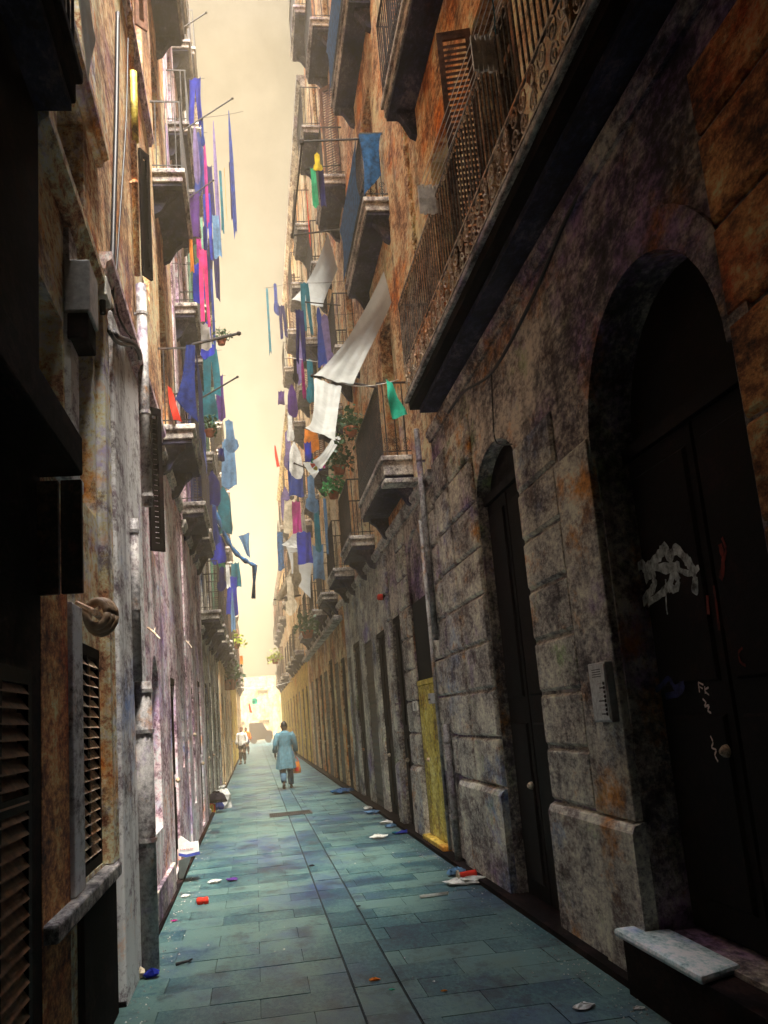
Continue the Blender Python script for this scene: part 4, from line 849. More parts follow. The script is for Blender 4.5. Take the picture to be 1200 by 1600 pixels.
cluster('left', 'blue tangle beside the tarpaulin balcony', [(319,545,342,620,15),(338,585,350,655,17),(318,610,336,660,15.5),(322,735,342,790,17),(340,760,360,835,20),(318,790,338,850,18.5),(330,832,350,880,20),(356,900,372,960,24)], COB+[('c_sky','pale blue'),('c_teal','teal')], 9)
cluster('right', 'bundle behind the net awning', [(470,440,486,520,16.5),(500,490,520,585,15.3),(462,520,474,600,16),(478,560,494,630,15.8),(450,600,464,650,19),(444,672,458,735,22),(452,720,472,775,21),(440,760,454,815,25),(466,830,486,880,23.5),(446,900,462,960,29)], COB+[('c_white','white'),('c_teal','teal'),('c_cream','cream')], 12)
cluster('right', 'white linen further down', [(486,640,512,668,17),(452,690,470,745,20),(478,742,496,800,19.5),(446,780,462,830,24),(490,850,506,905,21),(456,862,470,915,26)], [('c_white','white'),('c_cream','cream'),('c_white','white'),('c_sky','pale blue')], 21)
rod('clothesline', 'high line carrying the row of washing against the sky', 'line', (-0.93,17.1,13.7), aty(380,174,17), 0.005, 'cable_black', None, False, 0.05)
rod('clothesline', 'far line strung across the alley with small pennants', 'line', (-0.9,52,3.8), (2.15,52,3.9), 0.012, 'line_white', None, False, 0.2)
rod('clothesline', 'line under the blue hose carrying green and teal cloth', 'line', (-0.6,19.5,5.9), aty(385,876,24), 0.006, 'line_white', None, False, 0.05)
# tarpaulin on the first floor balcony, left
z5 = 5.32
sheet('tarpaulin', 'crumpled dark blue tarpaulin slung over the left balcony railing', 'tarpaulin', 'c_tarp', (-0.49,11.22,z5+1.02), (-0.49,12.88,z5+1.02), (-0.47,12.88,z5-0.02), (-0.485,11.24,z5-0.04), 0.02, None, 14, 0.03)
sheet('tarpaulin', 'end flap of blue tarpaulin bellying over the left balcony end', 'tarpaulin', 'c_tarp', (-0.60,11.17,z5+1.02), (-0.49,11.17,z5+1.02), (-0.49,11.17,z5), (-0.76,11.17,z5+0.3), 0.02, None, 12, 0.02)
garment('towel', 'red cloth hanging behind the railing of the left balcony', 'cloth', 'c_red', 'wedge', 261, 602, 283, 658, 11.16, H_, 0.1)
# swagged blue hose
m = MB(); A_, B_, C_ = aty(322,758,20), aty(398,884,20), aty(396,935,20.2)
pts = []
for i in range(17):
    t_ = i/16; p_ = A_*(1-t_)+B_*t_; p_.z -= 0.55*math.sin(PI*t_)*(1-t_*0.3); pts.append(p_)
m.tube(pts + [C_+(B_-C_)*0.5, C_], [0.045+0.018*math.sin(i*2.1) for i in range(19)], 8)
tag(m.build('fabric_swag', 'c_tarpcyan', None, smooth=True), 'twisted dark blue fabric swag drooping from the left balconies into the sky', 'fabric swag')
sheet('net_awning', 'grey blue net triangle hung from the dark blue swag', 'awning', 'c_sky', aty(372,838,20.5), aty(390,832,20.5), aty(391,872,20.5), aty(386,868,20.5), 0.03)
# white mesh cloth on the black balcony at the top left
b0 = sheet('mesh_curtain', 'white mesh curtain draped over the black balcony at the top left', 'curtain', 'c_net', aty(112,-60,4.75), aty(136,-60,4.75), aty(149,60,4.75), aty(137,128,4.75), 0.02, None, 16, 0.012)

# --- wires and brackets on the long right balcony
for i, yy in enumerate((7.6, 5.5, 3.75)):
    c_ = thing('clothesline_bracket', (1.82, yy, 6.2), ['white slotted clothesline plate at the far end of the six wires','white slotted clothesline plate midway along the long right balcony','white slotted clothesline plate nearest the viewer above the right balcony'][i], 'bracket', 'clothesline plates on the long balcony')
    m = MB(); w_ = 0.175; zc = 6.2 if i == 0 else 6.06 + 0.08*(i == 2)
    for k in range(6): x_ = 1.735 + w_*k/5.0; m.box(x_-0.016, x_+0.012, yy-0.012, yy+0.012, zc-0.14-0.012*(k % 2), zc+0.13+0.012*(k % 2))
    m.box(1.72, 1.922, yy-0.008, yy+0.008, zc-0.10, zc+0.10)
    for k in range(6): x_ = 1.735 + w_*k/5.0; m.lathe((x_,yy-0.014,zc), [(0.008,-0.006),(0.008,0.004)], 6, 'y')
    m.build('plate', 'paint_white', c_)
    m = MB(); m.box(1.885, 1.90, yy+0.012, yy+0.035, zc-0.30, zc+0.10); m.build('strap', 'iron_worn', c_)
    if i == 0: Z0 = zc
for k in range(6):
    x_ = 1.735 + 0.175*k/5
    rod('washing_wire', 'taut wires strung in parallel between the white plates of the right balcony', 'wire', (x_,7.6,6.32), (x_,5.5,6.18), 0.0035, 'line_white', 'six parallel washing wires', False)
    rod('washing_wire', 'taut wires nearest the viewer, running between the mid plate and the near plate', 'wire', (x_,5.5,6.18), (x_,3.75,6.24), 0.0035, 'line_white', 'six near washing wires', False)
garment('towel', 'teal cloth pegged to the near washing wires at the top', 'cloth', 'c_teal', 'towel', 764, -30, 776, 50, 5.0, G)

# --- services on the walls
def pipe(name, label, pts, r, mat, joints=(), cat='drainpipe'):
    t_ = thing(name, tuple(pts[-1]), label, cat); m = MB(); m.tube(pts, r, 12); m.build('tube', mat, t_, smooth=True)
    for z in joints:
        p_ = pts[-1]; m = MB(); m.lathe((p_[0],p_[1],z), [(r,-0.014),(r*1.14,-0.014),(r*1.14,0.014),(r,0.014)], 12); m.box(p_[0]-r*0.4, (p_[0]+0.07 if p_[0] > 0 else p_[0]-0.07), p_[1]-0.012, p_[1]+0.012, z-0.012, z+0.012); m.build('bracket', mat, t_)
    return t_
pipe('drainpipe', 'thin pale pipe running down the stone wall left of the yellow door pier', [(2.13,11.1,3.95),(2.13,11.1,0.1)], 0.022, 'pipe_grey', (3.6,2.6,1.5,0.5))
pipe('drainpipe', 'thicker pale pipe coming down from under the long balcony', [(2.12,10.75,5.0),(2.12,10.75,2.45)], 0.035, 'pipe_grey', (4.6,3.5,2.5))
pipe('drainpipe', 'short pale stub pipe standing beside the yellow door', [(2.12,10.62,1.5),(2.12,10.62,0.05)], 0.04, 'pipe_grey', (1.3,0.5))
pipe('drainpipe', 'pale downpipe beside the cable bend on the left pilaster house', [(-0.87,8.62,5.9),(-0.87,8.62,3.7)], 0.05, 'pipe_grey', (5.6,4.6,3.8))
pipe('drainpipe', 'wide clay coloured soil pipe on the left wall near the ground', [(-0.83,7.45,2.05),(-0.83,7.45,-0.02)], 0.07, 'pipe_grey', (1.98,1.68,0.9))
pipe('drainpipe', 'thin upper pipe above the clay soil pipe on the pale pilaster', [(-0.85,7.35,3.3),(-0.85,7.35,2.05)], 0.035, 'pipe_grey', (3.2,2.6))
pipe('drainpipe', 'tall thin pipe rising along the upper left house', [(-0.90,8.62,21),(-0.90,8.62,6.0)], 0.03, 'plaster_tan', (18,15,12,9.5,7))
pipe('painted_pipe', 'short yellow painted sleeve on the tall thin pipe', [(-0.885,8.62,8.25),(-0.885,8.62,7.45)], 0.038, 'door_yellow', ())
def cable(label, pts, r=0.012, mat='cable_black'):
    P_ = [Vector(p_) for p_ in pts]; q = []
    for i in range(len(P_)-1):
        p0, p1, p2, p3 = P_[max(0,i-1)], P_[i], P_[i+1], P_[min(len(P_)-1,i+2)]
        for j in range(8):
            t_ = j/8; q.append(0.5*((2*p1)+(p2-p0)*t_+(2*p0-5*p1+4*p2-p3)*t_*t_+(3*p1-p0-3*p2+p3)*t_**3))
    q.append(P_[-1]); m = MB(); m.tube(q, r, 6); return tag(m.build('cable', mat, None, smooth=True), label, 'cable')
W_ = -0.915
cable('black cable bundle dropping down the left house then bending under the corner', [atx(184,20,W_), atx(182,170,W_), atx(178,330,W_), atx(174,470,W_), atx(173,508,W_), atx(182,525,-0.86), atx(205,534,-0.85), atx(216,548,-0.85), atx(219,560,-0.87)], 0.022)
cable('second black cable curling under the bend on the pale pilaster', [atx(160,490,W_), atx(166,505,W_), atx(172,520,-0.87), atx(186,536,-0.86), atx(208,540,-0.85), atx(218,548,-0.85)], 0.016)
cable('thin cable looping right of the cable bundle', [atx(200,60,W_), atx(197,190,W_), atx(186,360,W_), atx(181,470,W_), atx(196,515,-0.87), atx(212,530,-0.86)], 0.009)
cable('thin slack cable crossing the pink plaster to the bend', [atx(176,455,W_), atx(190,485,W_), atx(203,520,-0.9), atx(206,545,-0.87)], 0.006)
cable('sagging cable across the stone above the near arch', [atx(912,292,2.18), atx(880,352,2.16), atx(830,470,2.16), atx(770,580,2.14), atx(725,612,2.14), atx(700,645,2.15)], 0.014)
cable('short cable hanging beside the second arch', [atx(768,585,2.15), atx(770,640,2.15), atx(775,690,2.15), atx(800,694,2.15)], 0.006)
t_ = thing('junction_box', tuple(atx(156,457,-0.9)), 'small white cable junction box above the cable bend on the left', 'box'); c_ = atx(156,457,-0.9)
m = MB(); m.box(-0.90, -0.84, c_.y-0.10, c_.y+0.12, c_.z-0.07, c_.z+0.08); m.build('housing', 'paint_white', t_, bevel=0.012)
m = MB(); m.lathe((c_.x+0.02,c_.y-0.02,c_.z-0.07), [(0.02,-0.1),(0.022,0.0)], 8); m.build('gland', 'cable_black', t_)
t_ = thing('alarm_box', (-0.9, 5.3, 4.25), 'grey ribbed metal box high on the brown house wall', 'box')
m = MB(); m.box(-0.945, -0.80, 5.12, 5.42, 4.02, 4.34); m.build('housing', 'plastic_grey', t_, bevel=0.01)
m = MB(); m.box(-0.93, -0.815, 5.13, 5.41, 3.86, 4.018); m.build('hood', 'near_black', t_, bevel=0.01)
t_ = thing('wall_insulator', (-0.88, 5.6, 2.33), 'pair of round ceramic insulators on an iron pin above the left window', 'insulator')
for k in range(3):
    m = MB(); yk = 5.45+0.085*k; rr = 0.072+0.012*k
    m.tube([(-0.845+rr*0.8*math.cos(a), yk+0.012*math.sin(a), 2.34+rr*math.sin(a)) for a in [2*PI*i/16 for i in range(17)]], 0.024, 8); m.build('ring', 'ceramic_tan', t_, smooth=True)
m = MB(); m.tube([(-0.845,5.38,2.34),(-0.845,5.85,2.33)], 0.02, 6); m.tube([(-0.95,5.40,2.40),(-0.845,5.40,2.34)], 0.018, 6); m.build('pin', 'iron_worn', t_)
t_ = tag(MB().build('x', 'iron') if False else (lambda mm: (mm.box(-0.80,-0.71,4.21,4.245,2.28,2.79), mm.box(-0.948,-0.81,4.21,4.245,2.28,2.79), mm)[-1])(MB()).build('hanging_panel', 'rust_sheet', None, bevel=0.004), 'rusty dark panel hanging below the black canopy on the left', 'panel')
for i, (px, py, qx, qy, lab) in enumerate([(231,981,250,998,'bent iron spike sticking out of the pink wall above the slit window'),(289,1000,300,1012,'second bent iron spike farther along the pink wall')]):
    a, b = atx(px,py,-0.945), atx(qx,qy,-0.80 if i == 0 else -0.84); m = MB(); m.tube([a, (a+b)/2+Vector((0,0,0.01)), b], [0.012,0.01,0.006], 6); m.tube([(a+b)/2, (a+b)/2+Vector((0.01,0.04,0.05))], 0.005, 5); tag(m.build('wall_spike', 'iron_worn', None), lab, 'spike')
# intercom panel by the near door
pa = atx(962,1081,2.15); t_ = thing('intercom_panel', tuple(pa), 'silver intercom panel with a column of buttons on the stone pier beside the near door', 'intercom')
y0_, y1_, z0_, z1_ = 5.50, 5.80, 1.50, 1.86
m = MB(); m.box(2.152, 2.10, y0_, y1_, z0_, z1_); m.build('housing', 'plastic_grey', t_, bevel=0.008)
m = MB(); m.box(2.0995, 2.094, y0_+0.012, y1_-0.025, z0_+0.015, z1_-0.015); m.build('faceplate', 'metal_panel', t_, bevel=0.002)
m = MB()
for k in range(4): m.box(2.0935, 2.0925, y0_+0.07, y1_-0.08, z1_-0.045-0.014*k, z1_-0.040-0.014*k)
m.build('speaker_slot', 'ink_black', t_)
for k in range(8):
    m = MB(); zz = z0_+0.05+0.026*k; m.lathe((2.0935,y0_+0.04,zz), [(0.010,0.0),(0.010,-0.005),(0.006,-0.007)], 10, 'x'); m.build('button', 'ink_black', t_)
    m = MB(); m.box(2.0935, 2.0925, y0_+0.065, y0_+0.065+random.uniform(0.05,0.10), zz-0.004, zz+0.004); m.build('name_strip', 'plastic_grey' if k % 3 else 'ink_black', t_)
# number plate by the yellow door, small meter box, ochre step is part of the house
t_ = thing('number_plate', (2.15,13.2,1.85), 'small white house number plate on the pier beyond the yellow door', 'plate'); pc = atx(648,1103,2.155)
m = MB(); m.box(2.166, 2.155, pc.y-0.19, pc.y+0.19, pc.z-0.065, pc.z+0.065); m.build('plate', 'paint_white', t_, bevel=0.003)
m = MB(); m.box(2.1545, 2.153, pc.y-0.02, pc.y+0.02, pc.z-0.04, pc.z+0.04); m.build('digit', 'ink_black', t_)
t_ = thing('meter_box', (2.1,11.1,1.8), 'tiny pale box strapped on the thin pipe by the yellow door', 'box')
m = MB(); m.box(2.10, 2.045, 11.02, 11.18, 1.74, 1.86); m.build('housing', 'plastic_grey', t_, bevel=0.006); m = MB(); m.box(2.0445, 2.04, 11.04, 11.16, 1.78, 1.80); m.build('slot', 'ink_black', t_)
t_ = thing('wall_lamp', (2.1,13.9,3.1), 'small red alarm lamp on the dark stone wall above the doors', 'lamp'); lc = atx(594,933,2.12)
m = MB(); m.lathe((2.13,lc.y,lc.z), [(0.03,-0.06),(0.05,-0.04),(0.05,0.02),(0.03,0.06)], 10, 'x'); m.build('lens', 'c_red', t_); m = MB(); m.box(2.2, 2.16, lc.y-0.05, lc.y+0.05, lc.z-0.05, lc.z+0.05); m.build('base', 'iron', t_)

# --- on the ground
st = MB(); st.prism([(1.98,5.60),(2.118,5.60),(2.118,5.44),(2.26,5.44),(2.25,4.62),(1.985,4.50)], lambda u, v, w: (u, v, w), 0.305, 0.35)
tag(st.build('doorstep', 'step_stone', None, bevel=0.02), 'pale worn stone step at the foot of the near arched door', 'step')
m = MB(); m.prism([(2.02,5.56),(2.118,5.56),(2.118,5.44),(2.22,5.44),(2.22,4.0),(2.02,4.0)], lambda u, v, w: (u, v, w), -0.05, 0.303); tag(m.build('step_base', 'near_black', None), 'black stone block carrying the pale worn step', 'step base')
# drain grate
t_ = thing('drain_grate', tuple(atz(455,1273)), 'long iron drain grate set across the paving in front of the walking man', 'grate')
a, b = atz(421,1275), atz(487,1268); yc = (a.y+b.y)/2
m = MB(); m.box(a.x, b.x, yc-0.36, yc-0.33, -0.01, 0.008); m.box(a.x, b.x, yc+0.33, yc+0.36, -0.01, 0.008); m.box(a.x, a.x+0.02, yc-0.33, yc+0.33, -0.01, 0.008); m.box(b.x-0.02, b.x, yc-0.33, yc+0.33, -0.01, 0.008); m.build('frame', 'iron', t_)
m = MB(); x_ = a.x+0.04
while x_ < b.x-0.03: m.box(x_, x_+0.014, yc-0.33, yc+0.33, -0.01, 0.006); x_ += 0.034
m.build('bars', 'iron', t_); m = MB(); m.face([(a.x,yc-.36,0.0035),(b.x,yc-.36,0.0035),(b.x,yc+.36,0.0035),(a.x,yc+.36,0.0035)]); m.build('pit', 'void', t_)
def crumple(name, label, cat, px, py, sx, sy, sz, mat, n=7, seed=0, group=None, z=0.0):
    """a dropped paper, bag or rag: a creased closed lump resting on the paving"""
    rg = random.Random(seed*13+5); c = atz(px, py, z); m = MB(); rings = []
    N_ = 11
    for i in range(n+1):
        ph = PI*i/n; ring = []
        for j in range(N_):
            a = 2*PI*j/N_; k = 1+rg.uniform(-0.35,0.35)
            ring.append((c.x + sx*k*math.sin(ph)*math.cos(a), c.y + sy*k*math.sin(ph)*math.sin(a), z+0.004+ sz*max(0.0, (0.5-0.5*math.cos(ph))*(1+rg.uniform(-0.35,0.3))*1.0)))
        rings.append(ring)
    for r0, r1 in zip(rings, rings[1:]):
        for j in range(N_): m.face([r0[j], r0[(j+1)%N_], r1[(j+1)%N_], r1[j]])
    return tag(m.build(name, mat, None), label, cat, group)
lt = 'litter dropped on the paving'
crumple('rag', 'crumpled blue rag lying by the right gutter near the man', 'rag', 535, 1240, 0.26, 0.20, 0.10, 'c_tarpcyan', 7, 1, lt)
for i, (px, py, s_, mt, lab) in enumerate([(575,1265,.10,'c_white','small white paper nearest the blue rag'),(582,1272,.13,'c_sky','pale blue paper in the right gutter row'),(606,1287,.11,'c_white','white paper in the middle of the right gutter row'),(610,1293,.10,'c_sky','flattened pale packet below the middle paper'),(630,1303,.10,'c_royal','blue wrapper at the near end of the gutter row'),(618,1303,.06,'c_teal','little teal wrapper beside the blue wrapper'),
     (592,1310,.11,'c_white','white paper lying out on the paving left of the gutter row'),(362,1377,.07,'c_purple','dark purple scrap on the left paving'),(335,1380,.07,'c_white','white scrap near the left wall by the purple scrap'),(290,1402,.05,'c_white','small white scrap at the left kerb'),(272,1440,.03,'c_magenta','tiny pink scrap at the left kerb'),(585,1533,.035,'c_orange','tiny orange scrap low in the middle'),(612,1548,.02,'c_mint','tiny green scrap low in the middle'),(912,1577,.06,'c_white','white paper at the lower right edge of the paving'),(998,1578,.03,'c_white','small white scrap near the right step'),(694,1550,.018,'c_orange','orange crumb on the dark near paving'),(560,1417,.02,'c_black','dark crumb in the middle of the paving'),(487,1354,.035,'c_black','black scrap beside the paving channel')]):
    crumple('paper_scrap', lab, 'litter', px, py, s_, s_*0.75, s_*0.45, mt, 5, i+3, lt)
crumple('paper_ball', 'crumpled cream paper ball at the lower left kerb', 'paper', 216, 1530, 0.045, 0.045, 0.07, 'c_cream', 7, 31, lt); crumple('paper_ball', 'crumpled blue paper ball beside the cream one', 'paper', 237, 1528, 0.05, 0.045, 0.05, 'c_royal', 7, 32, lt)
# red and white burger box with cup
c_ = atz(733,1378); t_ = thing('takeaway_cup', tuple(c_), 'red takeaway cup lying on crushed white wrapping by the right gutter', 'cup')
m = MB(); m.lathe((c_.x-0.01,c_.y,0.058), [(0.0,-0.09),(0.038,-0.09),(0.052,0.08),(0.056,0.085),(0.045,0.085),(0.03,-0.07)], 14, 'x'); m.build('cup', 'c_red', t_, smooth=False)
m = MB(); m.lathe((c_.x-0.115,c_.y,0.06), [(0.02,0.0),(0.058,0.0),(0.058,0.02),(0.02,0.02)], 14, 'x'); m.build('lid', 'c_cream', t_)
crumple('wrapper', 'crushed white wrapping under the red takeaway cup', 'wrapper', 728, 1381, 0.19, 0.12, 0.05, 'c_white', 7, 41, lt); crumple('wrapper', 'blue grey crushed bag behind the red takeaway cup', 'wrapper', 716, 1368, 0.10, 0.08, 0.07, 'c_sky', 7, 42, lt)
c_ = atz(678,1400); t_ = thing('foam_tray', tuple(c_), 'flat white foam tray lying on the paving left of the red cup', 'tray', lt)
m = MB(); m.prism([(-0.14,-0.055),(0.13,-0.035),(0.14,0.05),(-0.12,0.035)], lambda u, v, w: (c_.x+u, c_.y+v, w), 0.004, 0.016); m.build('tray', 'c_white', t_, bevel=0.004)
m = MB(); m.prism([(-0.14,-0.055),(0.13,-0.035),(0.13,-0.028),(-0.14,-0.047)], lambda u, v, w: (c_.x+u, c_.y+v, w), 0.0165, 0.03); m.build('rim', 'c_white', t_)
c_ = atz(317,1413); t_ = thing('drink_can', tuple(c_), 'crushed red drink can on the left paving', 'can', lt)
m = MB(); m.lathe((c_.x,c_.y,0.034), [(0.012,-0.06),(0.030,-0.055),(0.033,-0.045),(0.033,-0.01),(0.027,0.005),(0.033,0.02),(0.033,0.045),(0.026,0.055),(0.012,0.056)], 14, 'x'); m.build('body', 'c_red', t_, smooth=True); m = MB(); m.lathe((c_.x+0.057,c_.y,0.034), [(0.0,0),(0.025,0),(0.024,0.003)], 12, 'x'); m.build('end', 'metal_panel', t_)
c_ = atz(288,1507); m = MB(); m.tube([c_+Vector((-0.06,-.02,.012)), c_+Vector((0.03,0,.02)), c_+Vector((0.05,0.09,.012))], [0.012,0.01,0.006], 6); tag(m.build('twig', 'ink_black', None), 'dark bent twig on the near left paving', 'twig', lt)
# leaning white carton against the left wall
ca = atz(283,1372); t_ = thing('cardboard_box', tuple(ca), 'battered white carton with blue printing propped against the left wall', 'box')
xw_ = -0.905; yb = 11.6
def cp(px, py, yy): return aty(px, py, yy)
m = MB(); m.prism([(278,1345),(300,1336),(294,1352),(286,1374),(280,1374)], lambda u, v, w: cp(u, v, w), 11.55, 11.75); m.build('flap', 'cardboard', t_)
m = MB(); m.prism([(278,1312),(283,1306),(297,1316),(310,1314),(312,1336),(292,1340),(279,1338)], lambda u, v, w: cp(u, v, w), 11.40, 11.70); b_ = m.build('carton', 'cardboard', t_, bevel=0.004)
m = MB(); m.prism([(279,1333),(291,1335),(312,1330),(312,1335),(292,1339.5),(279,1337.5)], lambda u, v, w: cp(u, v, w), 11.395, 11.399); m.build('print_band', 'ink_blue', b_)
m = MB()
for k, (u, v) in enumerate([(282,1328),(285,1327.5),(288,1328),(291,1327),(294,1327.5),(297,1326.5),(300,1327)]): m.tube([cp(u,v-1.6,11.394), cp(u+(1 if k%2 else -0.6),v,11.394), cp(u+1.6,v-1.2,11.394)], 0.003, 4)
m.build('lettering', 'ink_red', b_)
# yellow carton, black bag, white bag further on
yb_ = 20.2
t_ = thing('yellow_carton', tuple(aty(331,1298,yb_)), 'yellow and white tall carton with a red ring mark standing by the left wall', 'carton')
A_, B_ = aty(325,1256,yb_), aty(338,1298,yb_); zt, zb = A_.z, 0.0
m = MB(); m.box(A_.x, B_.x, yb_, yb_+0.2, 0.0, zt); b_ = m.build('carton', 'cardboard', t_, bevel=0.008)
m = MB(); m.box(A_.x-0.002, B_.x+0.002, yb_-0.003, yb_+0.1, 0.02, 0.17); m.box(A_.x-0.002, B_.x+0.002, yb_-0.003, yb_+0.1, zt-0.14, zt-0.01); m.build('yellow_band', 'c_yellow', b_)
m = MB(); cx_, cz_ = (A_.x+B_.x)/2, zt*0.52; m.tube([(cx_+0.058*math.cos(a), yb_-0.006, cz_+0.1*math.sin(a)) for a in [2*PI*i/20 for i in range(21)]], 0.012, 5); m.build('ring_mark', 'c_red', b_)
m = MB(); m.tube([(cx_+0.03*math.cos(a), yb_-0.006, cz_+0.055*math.sin(a)) for a in [2*PI*i/20 for i in range(21)]], 0.01, 5); m.build('ring_mark', 'c_yellow', b_)
# grit and crumbs swept against the walls: nobody could count it
gr = MB(); rg = random.Random(3)
for i in range(1500):
    yy = 4.6+ 30*rg.random()**1.7; side = rg.random()
    xx = (-0.87 + abs(rg.gauss(0,0.10))) if side < 0.4 else ((2.03 - abs(rg.gauss(0,0.14))) if side < 0.85 else rg.uniform(-0.8,2.0))
    r_ = rg.uniform(0.003,0.011); c_ = Vector((xx,yy,0.002)); a = rg.random()*6
    p4 = [c_+Vector((r_*math.cos(a+k*2.1)*rg.uniform(.6,1.3), r_*math.sin(a+k*2.1)*rg.uniform(.6,1.3), 0)) for k in range(3)]; t4 = c_+Vector((0,0,r_*rg.uniform(.4,1)))
    gr.face(p4); 
    for k in range(3): gr.face([p4[k], p4[(k+1)%3], t4])
tag(gr.build('grit', 'balcony_stone', None), 'fine grit and crumbs swept along the foot of the walls', 'grit', None, 'stuff')
def bag(name, label, px, py, yy, w, h, mat, seed, z0=None):
    c = aty(px, py, yy); z = 0.0 if z0 is None else z0; rg = random.Random(seed); m = MB(); rings = []; N_ = 12
    for i, (rr, hh) in enumerate([(0.02,0.0),(0.9,0.02),(1.0,0.3),(0.92,0.6),(0.6,0.82),(0.25,0.9),(0.4,1.0),(0.02,1.0)]):
        rings.append([(c.x + w*0.5*rr*(1+rg.uniform(-.22,.22))*math.cos(2*PI*j/N_), c.y + w*0.45*rr*(1+rg.uniform(-.22,.22))*math.sin(2*PI*j/N_), z+h*hh*(1+rg.uniform(-.06,.06))) for j in range(N_)])
    for r0, r1 in zip(rings, rings[1:]):
        for j in range(N_): m.face([r0[j], r0[(j+1)%N_], r1[(j+1)%N_], r1[j]])
    return tag(m.build(name, mat, None), label, 'bag')
bag('rubbish_bag', 'black rubbish bag slumped on top of the yellow carton', 338, 1252, yb_+0.12, 0.44, 0.22, 'c_black', 3, zt)
bag('rubbish_bag', 'white and green plastic bag behind the yellow carton', 349, 1270, 21.2, 0.36, 0.46, 'c_white', 4)
bag('rubbish_bag', 'blue plastic bag between yellow carton and white bag', 341, 1277, 21.0, 0.24, 0.24, 'c_blue', 5)

# ------------------------------------------------------------------ people
def person(label, x, y, top, bottom, walk=1.0, hair='hair', rot=0.0, sc=1.0, long_tunic=True):
    t_ = thing('person', (x, y, 0), label, 'person')
    me = bpy.data.meshes.new('body'); V_ = []; E_ = []; R_ = []
    def node(p_, r, par=None):
        V_.append(p_); R_.append(r)
        if par is not None: E_.append((par, len(V_)-1))
        return len(V_)-1
    pel = node((0,0,.93), .115); sp = node((0,0,1.12), .105, pel); ch = node((0,.01,1.30), .12, sp); nk = node((0,.0,1.43), .052, ch)
    hd = node((0,.012,1.50), .066, nk); hm_ = node((0,.018,1.565), .080, hd); ht = node((0,.005,1.635), .058, hm_)
    node((0,.108,1.545), .013, hm_)
    for s_ in (-1,1): e0 = node((s_*.082,.0,1.555), .018, hm_); node((s_*.092,-.012,1.56), .014, e0)
    hands = {}
    for s_ in (-1,1):
        sh = node((s_*.165,0,1.375), .058, ch)
        fw = -0.05*walk if s_ < 0 else 0.02
        el = node((s_*.245,-.03+fw,1.12), .043, sh); wr = node((s_*.265,.04+fw,.90), .028, el); pm = node((s_*.268,.05+fw,.84), .036, wr)
        tip = V_[pm]
        for k, (dy, L_) in enumerate(((-.028,.062),(-.010,.072),(.009,.070),(.026,.056))):
            k1 = node((tip[0]-s_*.004, tip[1]+dy, tip[2]-.045), .0095, pm); k2 = node((tip[0]-s_*.016, tip[1]+dy, tip[2]-.045-L_*.5), .0088, k1); node((tip[0]-s_*.034, tip[1]+dy+.004, tip[2]-.045-L_*.85), .0075, k2)
        th = node((tip[0]-s_*.018, tip[1]+.036, tip[2]+.0), .011, pm); node((tip[0]-s_*.03, tip[1]+.052, tip[2]-.045), .009, th)
        hands[s_] = tip
    feet = {}
    for s_ in (-1,1):
        hp = node((s_*.095,0,.87), .095, pel)
        if s_ > 0: kn, an_, to = (s_*.10,.07*walk,.49), (s_*.10,-.0,.085), (s_*.11,.14,.04)
        else: kn, an_, to = (s_*.09,.02*walk,.48), (s_*.085,-.24*walk,.17), (s_*.09,-.14*walk,.045)
        k_ = node(kn, .060, hp); a_2 = node(an_, .038, k_); t2 = node(to, .034, a_2); feet[s_] = (kn, an_, to)
    me.from_pydata(V_, E_, []); o = bpy.data.objects.new('body', me); C.objects.link(o); o.parent = t_
    bm = bmesh.new(); bm.from_mesh(me); sl_ = bm.verts.layers.skin.verify(); bm.verts.ensure_lookup_table()
    for i, v in enumerate(bm.verts): v[sl_].radius = (R_[i], R_[i]); v[sl_].use_root = (i == 0)
    bm.to_mesh(me); bm.free()
    o.modifiers.new('skin', 'SKIN').use_smooth_shade = True; o.modifiers.new('sub', 'SUBSURF').render_levels = 2
    me.materials.append(MATS['skin'])
    def loc(mb, name, mat, par=t_, **k):
        mb.v = [(p_[0]+x, p_[1]+y, p_[2]) for p_ in mb.v]; return mb.build(name, mat, par, **k)
    # hair cap
    m = MB(); N_ = 14; rings = []
    for i in range(8):
        ph = 0.02 + 1.75*i/7
        rings.append([(0.086*math.sin(ph)*math.cos(a), -0.002+0.10*math.sin(ph)*math.sin(a)+0.0, 1.575 + (0.115*math.cos(ph) if math.sin(a) < 0.3 else 0.115*max(0.35, math.cos(ph)))) for a in [2*PI*j/N_ for j in range(N_)]])
    for r0, r1 in zip(rings, rings[1:]):
        for j in range(N_): m.face([r0[j], r0[(j+1)%N_], r1[(j+1)%N_], r1[j]])
    loc(m, 'hair', hair, smooth=True)
    # eyes
    for s_ in (-1,1): m = MB(); m.lathe((s_*.032,.088,1.572), [(0.003,-.01),(0.013,0),(0.003,.01)], 8, 'y'); loc(m, 'eye', 'ink_black')
    # tunic or shirt
    m = MB(); N_ = 22; rings = []; hem = 0.50 if long_tunic else 0.86
    prof = [(.058,.058,1.455),(.10,.075,1.43),(.175,.10,1.395),(.195,.115,1.33),(.185,.125,1.20),(.175,.125,1.05),(.195,.14,.92)] + ([(.215,.155,.75),(.235,.17,.60),(.245,.18,hem)] if long_tunic else [(.19,.135,hem)])
    for k, (a_, b_, z) in enumerate(prof):
        f_ = max(0.1, (1.25-z))*0.045
        rings.append([(( a_+f_*math.sin(5*t))*math.cos(t), (b_+f_*math.sin(6*t+1))*math.sin(t) + (-.02 if z < .8 else 0), z + (0.012*math.sin(3*t) if k == len(prof)-1 else 0)) for t in [2*PI*j/N_ for j in range(N_)]])
    for r0, r1 in zip(rings, rings[1:]):
        for j in range(N_): m.face([r0[j], r0[(j+1)%N_], r1[(j+1)%N_], r1[j]])
